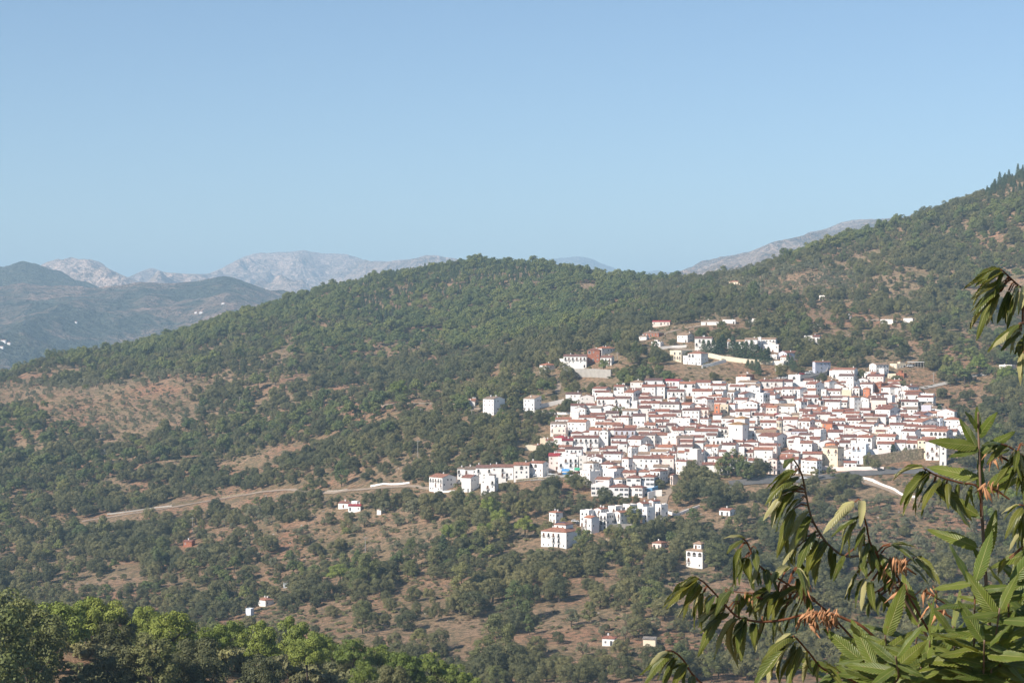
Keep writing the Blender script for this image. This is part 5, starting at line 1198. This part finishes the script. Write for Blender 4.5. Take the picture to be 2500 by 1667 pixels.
# woods on the far hazy hills: points on the foothill sheets
def far_pts(n, H, lo, hi, seed, thr):
    r = np.random.default_rng(seed); out = []
    for k in range(n):
        v = H(r.uniform(-150, 900), r.uniform(lo, hi))
        out.append((v.x + r.uniform(-8, 8), v.y + r.uniform(-8, 8), v.z))
    a = np.array(out); f = fbm(a[:, 0], a[:, 1], 220, 4) + .3 * fbm(a[:, 0], a[:, 1], 60, 2)
    return a[f > thr]

# pale stones lying on the bare soil
rk = np.random.default_rng(91); ROCKS = []
for i in range(3):
    import bmesh
    bm = bmesh.new(); bmesh.ops.create_icosphere(bm, subdivisions=1, radius=1.0)
    for v in bm.verts: v.co *= rk.uniform(.6, 1.25); v.co.z *= .6
    me = bpy.data.meshes.new('rock'); bm.to_mesh(me); bm.free(); me.materials.append(plain('pale_rock', (.40, .34, .28), .95, .4, 1.5)); ROCKS.append(me)
rp = [tag(link('rock', m_, None, gp(x_, y_)), l_, 'rock') for m_, x_, y_, l_ in zip(ROCKS, (1462, 1478, 1496), (1344, 1350, 1346), ('pale boulder at the left of the bare scarp below the villa', 'pale boulder in the middle of the bare scarp below the villa', 'pale boulder at the right of the bare scarp below the villa'))]
for o_ in rp: o_.scale = (1.5, 1.5, 1.5)
A4 = cover(9000, lambda x, y, px, py: (np.random.default_rng(25).random(len(x)) < .15 + 1.0 * fbm(x + 800, y, 40, 3)) & clear(x, y, px, py), 41)
scatter('scattered_stones', A4, rk.uniform(.15, .75, (len(A4), 1)) ** 1.3 * rk.uniform(.7, 1.3, (len(A4), 3)), rp, 'pale stones scattered over the bare soil', 14)
# ------------------------------------------------------------------ the sweet chestnut in the foreground
def leafmat(name, top, under, gloss=.35):
    m, nt, b, out = mat(name)
    uv = N(nt, 'ShaderNodeUVMap'); sp_ = N(nt, 'ShaderNodeSeparateXYZ'); nt.links.new(uv.outputs[0], sp_.inputs[0])
    ab = N(nt, 'ShaderNodeMath', operation='ABSOLUTE'); nt.links.new(sp_.outputs[0], ab.inputs[0])
    k1 = N(nt, 'ShaderNodeMath', operation='MULTIPLY_ADD'); nt.links.new(ab.outputs[0], k1.inputs[0]); k1.inputs[1].default_value = -2.6
    k0 = N(nt, 'ShaderNodeMath', operation='MULTIPLY'); nt.links.new(sp_.outputs[1], k0.inputs[0]); k0.inputs[1].default_value = 17
    nt.links.new(k0.outputs[0], k1.inputs[2])
    fr = N(nt, 'ShaderNodeMath', operation='FRACT'); nt.links.new(k1.outputs[0], fr.inputs[0])
    pp = N(nt, 'ShaderNodeMath', operation='PINGPONG'); nt.links.new(fr.outputs[0], pp.inputs[0]); pp.inputs[1].default_value = .5
    oi = N(nt, 'ShaderNodeObjectInfo'); n = noise(nt, 9, 4, .6)
    g = N(nt, 'ShaderNodeNewGeometry')
    rib = ramp(nt, ab.outputs[0], [(.02, 1), (.06, 0)])
    vein = ramp(nt, pp.outputs[0], [(.03, 1), (.16, 0)])
    tv = mix(nt, oi.outputs['Random'], top, tuple(c * f for c, f in zip(top, (1.7, 1.35, 1.2))))
    tv = mix(nt, 1.0, tv, ramp(nt, n, [(.3, (.7, .75, .7)), (.7, (1.3, 1.2, 1.0))]), 'MULTIPLY')
    tv = mix(nt, ramp(nt, vein, [(0, 0), (1, .45)]), tv, (.16, .20, .06)); tv = mix(nt, rib, tv, (.28, .26, .10))
    un = mix(nt, ramp(nt, vein, [(0, 0), (1, .35)]), under, tuple(c * .62 for c in under)); un = mix(nt, rib, un, (.38, .30, .16))
    ed = ramp(nt, ab.outputs[0], [(.86, 0), (1, .35)]); tv = mix(nt, ed, tv, (.22, .17, .05))
    sp2 = noise(nt, 60, 3, .7); tv = mix(nt, ramp(nt, sp2, [(.66, 0), (.72, .7)]), tv, (.20, .12, .05))
    c = mix(nt, g.outputs['Backfacing'], tv, un)
    nt.links.new(c, b.inputs['Base Color']); b.inputs['Roughness'].default_value = gloss; b.inputs['Specular IOR Level'].default_value = .45
    bp = N(nt, 'ShaderNodeBump'); bp.inputs['Strength'].default_value = .7; bp.inputs['Distance'].default_value = .004; nt.links.new(pp.outputs[0], bp.inputs['Height']); nt.links.new(bp.outputs[0], b.inputs['Normal'])
    t = N(nt, 'ShaderNodeBsdfTranslucent'); nt.links.new(mix(nt, 1.0, tv, (1.9, 1.7, .6), 'MULTIPLY'), t.inputs[0])
    ms = N(nt, 'ShaderNodeMixShader'); ms.inputs[0].default_value = .28
    nt.links.new(b.outputs[0], ms.inputs[1]); nt.links.new(t.outputs[0], ms.inputs[2]); nt.links.new(ms.outputs[0], out.inputs[0])
    return m
M_LEAF = leafmat('chestnut_leaf', (.078, .102, .020), (.46, .42, .19), .38)
M_LEAF2 = leafmat('young_chestnut_leaf', (.085, .125, .022), (.26, .28, .09), .48)
M_DRY = plain('dry_leaf', (.48, .24, .12), .7, .45, 18)
M_TWIG = plain('reddish_twig', (.22, .085, .04), .6, .4, 14)
M_SHOOT = plain('grey_shoot', (.20, .13, .09), .7, .3, 14)
def leaf_mesh(seed, droop, roll, W=.13, name='leaf', m=None, flip=False):
    """unit length leaf from the origin along +x; blade normal +z; droop bends it down, roll curls the margins down"""
    r = random.Random(seed); n = 26; cols = [-1, -.62, 0, .62, 1]; V = []; UV = []
    ang = 0.0; x = z = 0.0; ph = r.uniform(0, 6)
    for i in range(n + 1):
        t = i / n
        if i: ang -= droop / n * (1.4 - .8 * t); x += math.cos(ang) / n; z += math.sin(ang) / n
        w = W * max(0.0, math.sin(math.pi * min(1, t * 1.0) ** .82)) ** .62 * (1 - .25 * t) if t > .045 else .006
        if t >= 1: w = .001
        ser = 1 + (.10 if i % 2 else -.03) if .06 < t < .98 else 1
        wob = .012 * math.sin(t * 16 + ph) 
        for s in cols:
            q = abs(s); a = roll * q * (.7 + .3 * math.sin(t * 5 + ph)); rr = w * q * (ser if q == 1 else 1)
            yy = math.copysign(1, s) * rr * math.cos(a) if s else 0; zz = -rr * math.sin(a) + (wob * q * q if s > 0 else -wob * q * q) + (.10 * w if not s else 0) * -1
            V.append((x - math.sin(ang) * zz, yy, z + math.cos(ang) * zz)); UV.append((s, t))
    F_ = []
    for i in range(n):
        for c in range(4): k = i * 5 + c; F_.append((k, k + 5, k + 6, k + 1))
    # face up
    F_ = [f[::-1] if flip else f for f in F_]
    me = np_mesh(name, V, [(f[0], f[1], f[2], f[3]) for f in F_], [m or M_LEAF], smooth=True, uv=UV)
    return me
LM_D = [leaf_mesh(i, random.Random(i).uniform(.5, 1.2), random.Random(i + 9).uniform(.5, 1.25) * (-1 if i % 5 in (1, 3) else 1), .118) for i in range(10)]      # drooping
LM_D += [leaf_mesh(20 + i, random.Random(i + 3).uniform(.5, 1.1), random.Random(i).uniform(-.9, .9), .115, flip=True) for i in range(4)]
LM_U = [leaf_mesh(40 + i, random.Random(i).uniform(.05, .45), random.Random(i + 5).uniform(.15, .6), .138, m=M_LEAF2) for i in range(7)]   # upright, flat
LM_R = [leaf_mesh(60 + i, random.Random(i).uniform(.2, .8), -1.7, .13) for i in range(5)]      # rolled
LM_B = [leaf_mesh(80 + i, random.Random(i).uniform(.3, 1.2), 1.9, .15, 'dry_leaf', M_DRY) for i in range(4)]
ROOT = (2760, 2150, 5.0)
tree = tag(link('chestnut_tree', None, None, tuple(P(2650, 2300, 5.3))), 'sweet chestnut with long drooping toothed leaves, close by at the lower right', 'tree')
TL = Vector(tree.location)
zg = float(Hxy(TL.x, TL.y))
tb = MB(); tb.tube([(0, .1, zg - TL.z - .3), (.02, .05, (zg - TL.z) * .5), (0, 0, .1), (-.02, .02, .55)], .16, .06, 10); tb.build('trunk', M_BARK, tree, smooth=True)
nleaf = 0
def orient(o, p, q, up, s=None):
    x = (q - p); L = x.length; x.normalize(); z = up - x * up.dot(x); z.normalize(); y = z.cross(x)
    M = Matrix((x, y, z)).transposed().to_4x4(); M = Matrix.Translation(p) @ M @ Matrix.Diagonal((L, L, L, 1)); return M
UPV = Vector((-.15, -.35, .92))
def E1(X, Y): return 1560 + X / 2.282, 980 + Y / 2.282
def Z7(X, Y): return 2000 + X / 2.614, 380 + Y / 2.614
def branch(pts, conv, D0, D1, r0, r1, m=M_TWIG, join=True):
    P_ = [P(*conv(*p), D0 + (D1 - D0) * k / max(1, len(pts) - 1)) for k, p in enumerate(pts)]
    if join: P_ = [TL + Vector((-.02, 0, .4)), (TL + Vector((0, 0, .4))) * .35 + P_[0] * .65 + Vector((0, .05, -.06))] + P_
    # smooth
    Q = []
    for k in range(len(P_) - 1):
        a, b_, c, d = P_[max(k - 1, 0)], P_[k], P_[k + 1], P_[min(k + 2, len(P_) - 1)]
        for j in range(5):
            t = j / 5; Q.append(.5 * ((2 * b_) + (c - a) * t + (2 * a - 5 * b_ + 4 * c - d) * t * t + (3 * b_ - a - 3 * c + d) * t ** 3))
    Q.append(P_[-1]); o0 = Q[0].copy(); b = MB(); b.tube([q - o0 for q in Q], r0 * .55, r1 * .8, 7)
    o = b.build('branch', m, tree, smooth=True); o.location = o0 - TL
    return o, Q, o0
def add_leaf(br, o0, p, q, meshes, up=None, drop=True, nm='leaf'):
    global nleaf
    up = up or (UPV + Vector((random.uniform(-.35, .35), random.uniform(-.3, .3), random.uniform(-.1, .1))))
    if drop: # bent leaves: aim so that the tip of the bent blade lands on q
        d = (q - p); L = d.length; q2 = p + (d.normalized() + Vector((0, 0, 1)) * random.uniform(.15, .35)) .normalized() * L * 1.06
        q = q2
    o = bpy.data.objects.new(nm, random.choice(meshes)); COL.objects.link(o); o.parent = br
    o.matrix_local = Matrix.Translation(-o0) @ orient(o, p, q, up); nleaf += 1
    return o
def leaves(br, Q, o0, lst, conv, meshes, D0, D1, drop=True, up=None):
    if drop:
        rx = random.Random(len(lst) * 7 + int(o0.x * 1000)); ex = []
        for (a, b, c, d) in lst:
            for _k in range(2 if rx.random() < .35 else 1): ex.append((a + rx.uniform(-14, 14), b + rx.uniform(-12, 12), c + rx.uniform(-22, 26), d + rx.uniform(-45, 25)))
        lst = lst + ex
    for (a, b, c, d) in lst:
        px, py = conv(a, b); qx, qy = conv(c, d)
        D = D0 + (D1 - D0) * random.random()
        # nearest branch point gives the depth
        best = min(Q, key=lambda v: math.hypot(CX + F * v.x / v.y - px, CY - F * v.z / v.y - py)); p = P(px, py, best.y)
        if (p - best).length > .012:
            pb = MB(); pb.tube([best - o0, (best + p) / 2 - o0 + Vector((0, 0, .008)), p - o0], .0022, .0015, 5); pb.build('leaf_stalk', M_TWIG, br)
        q = P(qx, qy, best.y + random.uniform(-.10, .06))
        add_leaf(br, o0, p, q, meshes, up, drop)
# B1
b, Q, o0 = branch([(1300,1300),(1160,1215),(1050,1180),(900,1190),(830,1210),(720,1225),(640,1222),(545,1195),(470,1120),(410,1055),(360,1005),(325,985)], E1, 4.9, 4.7, .008, .0025)
leaves(b, Q, o0, [(328,986,180,1110),(335,1000,192,1180),(355,1030,245,1190),(365,1060,252,1258),(410,1072,350,1195),(440,1140,330,1250),(470,1155,300,1380),(500,1180,362,1285),(545,1200,400,1415),(590,1215,500,1465),(600,1212,530,1370),(640,1230,635,1345),(700,1205,680,1320),(470,1100,425,1160),(500,1060,430,1140),(560,1120,540,1185),(760,1220,740,1330),(800,1215,760,1310)], E1, LM_D + LM_R, 0, 0)
# B2
b, Q, o0 = branch([(1060,1180),(960,1100),(900,1060),(720,950),(650,890),(605,790),(580,765)], E1, 4.95, 4.8, .006, .0025)
leaves(b, Q, o0, [(580,768,488,800),(572,812,495,988),(592,870,525,1030),(610,868,612,1052),(640,828,655,905),(670,915,640,1000),(700,940,720,1040),(740,965,760,1045),(840,932,750,1000),(720,1050,622,1112),(770,1070,660,1145),(810,1060,730,1190),(905,1055,757,1130),(880,985,905,1100),(860,1100,750,1200),(900,1130,800,1250),(650,930,700,1020),(690,1060,620,1160),(820,1150,770,1260),(760,1100,690,1200),(930,1090,960,1200),(880,920,950,1060)], E1, LM_D + LM_R, 0, 0)
# side twig with dry catkins
b, Q, o0 = branch([(900,1060),(780,1060),(640,1065),(560,1062),(500,1050)], E1, 4.9, 4.85, .003, .0015, join=False)
leaves(b, Q, o0, [(560,1070,545,1150),(620,1070,600,1130),(650,1075,590,1190),(690,1060,620,1170),(720,1065,660,1180),(760,1065,700,1180),(800,1062,745,1190),(480,1075,430,1110),(505,1060,470,1090),(590,1075,520,1190)], E1, LM_D + LM_R, 0, 0)
# B3
b, Q, o0 = branch([(1420,1010),(1280,870),(1150,860),(1060,800),(1000,720),(960,640),(935,540),(920,460),(905,400),(880,350),(860,322)], E1, 5.1, 4.85, .0075, .0025, M_SHOOT)
leaves(b, Q, o0, [(872,386,708,482),(860,400,680,592),(892,425,718,505),(892,480,742,512),(872,500,722,705),(800,515,708,645),(902,540,805,642),(870,592,752,835),(942,615,832,752),(926,680,795,892),(985,716,862,910),(1000,772,918,922),(1012,830,930,965),(1080,802,1015,950),(842,840,838,905),(888,900,935,1025),(858,322,810,316),(1040,790,960,900),(960,640,880,760),(1100,840,1070,985)], E1, LM_D, 0, 0)
# B4
b, Q, o0 = branch([(1500,1080),(1430,960),(1350,880),(1290,790),(1270,700),(1250,620),(1240,560)], E1, 5.0, 4.8, .0065, .0025)
leaves(b, Q, o0, [(1240,556,1262,635),(1202,560,1048,662),(1226,636,1082,742),(1216,642,1098,832),(1260,700,1178,855),(1282,780,1240,905),(1150,852,1078,985),(1212,950,1118,1085),(1262,980,1192,1135),(1302,790,1345,905),(1400,790,1560,860),(1530,870,1672,1002),(1500,905,1650,985),(1332,852,1402,942),(1292,1000,1278,1135),(1330,1060,1402,1160),(1300,820,1310,930),(1360,900,1340,1010),(1250,870,1210,960),(1400,960,1380,1050),(1450,1000,1480,1110),(1290,1080,1250,1150),(1340,1080,1300,1160),(1380,870,1440,960)], E1, LM_D, 0, 0)
# B9, B10 at the lower edge
b, Q, o0 = branch([(1200,1560),(1030,1490),(950,1400),(880,1320),(860,1305)], E1, 4.8, 4.6, .006, .0025)
leaves(b, Q, o0, [(862,1306,650,1482),(872,1325,645,1566),(880,1342,722,1560),(900,1352,780,1575),(930,1385,865,1520),(1000,1450,960,1560),(1040,1480,1100,1570),(960,1420,900,1540),(850,1300,700,1380)], E1, LM_D, 0, 0)
b, Q, o0 = branch([(480,1640),(380,1590),(300,1520),(240,1430),(190,1390),(150,1388)], E1, 4.6, 4.4, .006, .0025)
leaves(b, Q, o0, [(192,1392,15,1545),(205,1412,60,1575),(215,1425,135,1575),(152,1386,80,1400),(260,1470,200,1560),(300,1520,250,1600),(240,1450,150,1500)], E1, LM_D, 0, 0)
# B5: the upright shoot
b, Q, o0 = branch([(1975,1600),(1950,1200),(1930,950),(1912,640),(1900,400),(1892,150),(1890,60)], E1, 5.0, 4.9, .013, .003, M_SHOOT)
UF = Vector((-.1, -.8, .5))
leaves(b, Q, o0, [(1893,250,1622,208),(1888,150,1848,55),(1890,180,1888,28),(1893,200,1945,70),(1898,290,2100,142),(1893,280,1800,92),(1900,430,1592,326),(1895,400,1915,258),(1905,640,1640,472),(1895,815,1608,680),(1925,880,1990,600),(1930,930,1860,800),(1940,470,2140,330),(1930,500,2145,400),(1900,260,1730,300),(1905,520,1905,330),(1908,560,1895,420)], E1, LM_U, 0, 0, drop=False, up=UF)
# B6
b, Q, o0 = branch([(1905,640),(1890,480),(1780,450),(1660,412),(1600,380),(1585,372)], E1, 4.92, 4.8, .005, .0025, join=False)
leaves(b, Q, o0, [(1590,372,1408,412),(1600,382,1448,602),(1622,402,1472,562),(1652,440,1515,604),(1682,430,1562,545),(1702,432,1650,560),(1800,462,1832,420),(1722,452,1718,542),(1780,455,1760,560),(1850,470,1800,590),(1640,470,1880,640)], E1, LM_D, 0, 0)
# right edge
b, Q, o0 = branch([(2500,700),(2300,420),(2180,330),(2120,290),(2060,250),(2010,235)], E1, 4.9, 4.8, .006, .0025)
leaves(b, Q, o0, [(2145,240,2230,330),(2140,300,1970,450),(2150,330,2040,480),(2100,270,2085,420),(2060,250,1960,330),(2050,250,1930,260),(2180,340,2100,520),(2120,290,2190,450),(2200,360,2150,560),(2010,236,1950,250),(2090,270,2030,360)], E1, LM_D, 0, 0)
b, Q, o0 = branch([(2500,1100),(2330,800),(2230,640),(2180,590),(2120,575)], E1, 4.9, 4.8, .006, .0025)
leaves(b, Q, o0, [(2145,580,2000,702),(2160,600,2100,740),(2200,620,2140,800),(2145,700,2085,820),(2060,870,1968,912),(2240,660,2190,800),(2120,576,2020,640),(2130,590,2060,720),(2150,850,2060,965),(2250,700,2120,900)], E1, LM_D, 0, 0)
b, Q, o0 = branch([(1700,1500),(1560,1000),(1440,860),(1330,845),(1290,840),(1240,800),(1180,742),(1160,728)], Z7, 4.9, 4.7, .006, .0025, join=True)
leaves(b, Q, o0, [(1182,740,962,882),(1152,728,1022,762),(1182,746,1118,862),(1192,820,978,902),(1142,870,965,1112),(1146,880,1038,1090),(1212,860,1162,1050),(1236,880,1205,1092),(1292,860,1262,1012),(1302,1080,1165,1130),(1312,832,1302,965),(1330,850,1340,1000),(1270,850,1230,980),(1160,870,1000,1020)], Z7, LM_D + LM_R, 0, 0)
b, Q, o0 = branch([(1600,1700),(1480,1280),(1400,1120),(1340,1070),(1280,1070)], Z7, 4.8, 4.65, .006, .0025)
leaves(b, Q, o0, [(1292,1072,1170,1130),(1290,1100,1108,1202),(1252,1150,1205,1258),(1302,1250,1240,1455),(1312,1200,1282,1262),(1350,1080,1300,1220),(1290,1120,1180,1190),(1340,1150,1260,1300),(1400,1130,1330,1330)], Z7, LM_D, 0, 0)
# upright shoots that fill the lower right corner
rr = random.Random(33); shoots = [(1392,1620,1372,1300,8),(1875,1620,1872,990,14),(1640,1640,1620,1330,9),(1760,1640,1750,1250,10),(2060,1640,2060,1000,14),(2150,1640,2150,960,12),(1500,1640,1560,1240,9),(1970,1640,2010,1150,10),(1250,1640,1270,1380,7),(1130,1650,1120,1480,6),(1700,1640,1690,1420,8),(2200,1660,2220,800,12),(1830,1640,1810,1380,8),(2110,1640,2100,1340,8),(1440,1640,1430,1420,8),(1590,1640,1570,1480,8),(1930,1640,1925,1330,9),(2030,1640,2000,1420,8),(1330,1650,1320,1480,7),(1780,1640,1790,1500,7),(2180,1640,2190,1200,11)]
for (x0, y0, x1, y1, n_) in shoots:
    Dz = rr.uniform(4.6, 5.3)
    b, Q, o0 = branch([(x0, y0), ((x0 + x1) / 2 + rr.uniform(-12, 12), (y0 + y1) / 2), (x1, y1)], E1, Dz, Dz - .15, .007, .0025, M_SHOOT)
    for k in range(n_):
        t = .12 + .88 * (k + .5) / n_; Y = y0 + (y1 - y0) * t; X = x0 + (x1 - x0) * t
        if Y > 1610: continue
        side = 1 if k % 2 else -1; L_ = rr.uniform(190, 330); an = rr.uniform(.05, .75) if t < .85 else rr.uniform(.8, 1.4)
        leaves(b, Q, o0, [(X, Y, X + side * L_ * math.cos(an), Y - L_ * math.sin(an))], E1, LM_U, 0, 0, drop=False, up=Vector((-.2 + rr.uniform(-.6, .6), -.6 + rr.uniform(-.3, .4), .7)))
        if rr.random() < .55:
            an = rr.uniform(-.7, .2); leaves(b, Q, o0, [(X, Y, X - side * L_ * .8 * math.cos(an), Y - L_ * .8 * math.sin(an))], E1, LM_U, 0, 0, drop=False, up=Vector((-.2 + rr.uniform(-.6, .6), -.6, .7)))
# dry brown flower clusters
def dry(cx_, cy_, sx, sy, n_, Dz):
    p0 = P(*E1(cx_, cy_), Dz); b = MB(); b.tube([(0, 0, 0), (.02, 0, -.01), (.05, .01, -.03)], .004, .002, 5); o = b.build('flower_cluster', M_TWIG, tree); o.location = p0 - TL
    for k in range(n_):
        a = P(*E1(cx_ + rr.uniform(-sx, sx), cy_ + rr.uniform(-sy, sy * .4)), Dz + rr.uniform(-.05, .05)); L_ = rr.uniform(35, 120) / 2.282 / F * Dz
        d = Vector((rr.uniform(-.8, .5), rr.uniform(-.5, .5), -rr.uniform(.2, 1))).normalized() * L_
        add_leaf(o, p0, a, a + d, LM_B, None, False, 'dried_leaf')
dry(1010,1200,100,60,60,4.85); dry(1440,900,60,50,44,4.9); dry(880,1040,80,30,22,4.9); dry(1440,1040,40,60,10,4.9); dry(1960,480,50,40,9,4.85); dry(1600,1060,50,50,9,4.9); dry(650,1080,60,30,8,4.85); dry(2000,300,60,40,8,4.85); dry(1650,1150,60,40,8,4.9)
print('chestnut leaves', nleaf)

LV = [o for o in COL.objects if o.name.split('.')[0] == 'leaf' and o.parent is not None]
bpy.context.view_layer.update()
LV.sort(key=lambda o: -o.matrix_world.to_scale().x)
def _in(o): v = o.matrix_world @ Vector((.5, 0, 0)); return 0 < CX + F * v.x / v.y < 2500 and 0 < CY - F * v.z / v.y < 1667
LI = [o for o in LV if _in(o)]; LR = LI[300:] + [o for o in LV if not _in(o)]
fm = {}
jv, jf, ju, jm, ms_ = [], [], [], [], []
base = 0
for o in LR:
    me = o.data; n = len(me.vertices); co = np.empty(n * 3, np.float32); me.vertices.foreach_get('co', co); co = co.reshape(-1, 3)
    M = np.array(tree.matrix_world.inverted() @ o.matrix_world); co = co @ M[:3, :3].T + M[:3, 3]
    fi = np.empty(len(me.loops), np.int32); me.loops.foreach_get('vertex_index', fi); fi = fi.reshape(-1, 4)
    uv = np.empty(len(me.loops) * 2, np.float32); me.uv_layers[0].data.foreach_get('uv', uv); uvv = np.zeros((n, 2), np.float32); uvv[fi.ravel()] = uv.reshape(-1, 2)
    if me.materials[0] not in ms_: ms_.append(me.materials[0])
    jv.append(co); jf.append(fi + base); ju.append(uvv); jm += [ms_.index(me.materials[0])] * len(fi); base += n
for o in LR: bpy.data.objects.remove(o)
if jv:
    o = link('foliage', np_mesh('foliage', np.concatenate(jv), np.concatenate(jf), ms_, True, jm, np.concatenate(ju)), tree); o['kind'] = 'stuff'
print('leaf objects', len(LI[:300]), 'joined', len(LR))
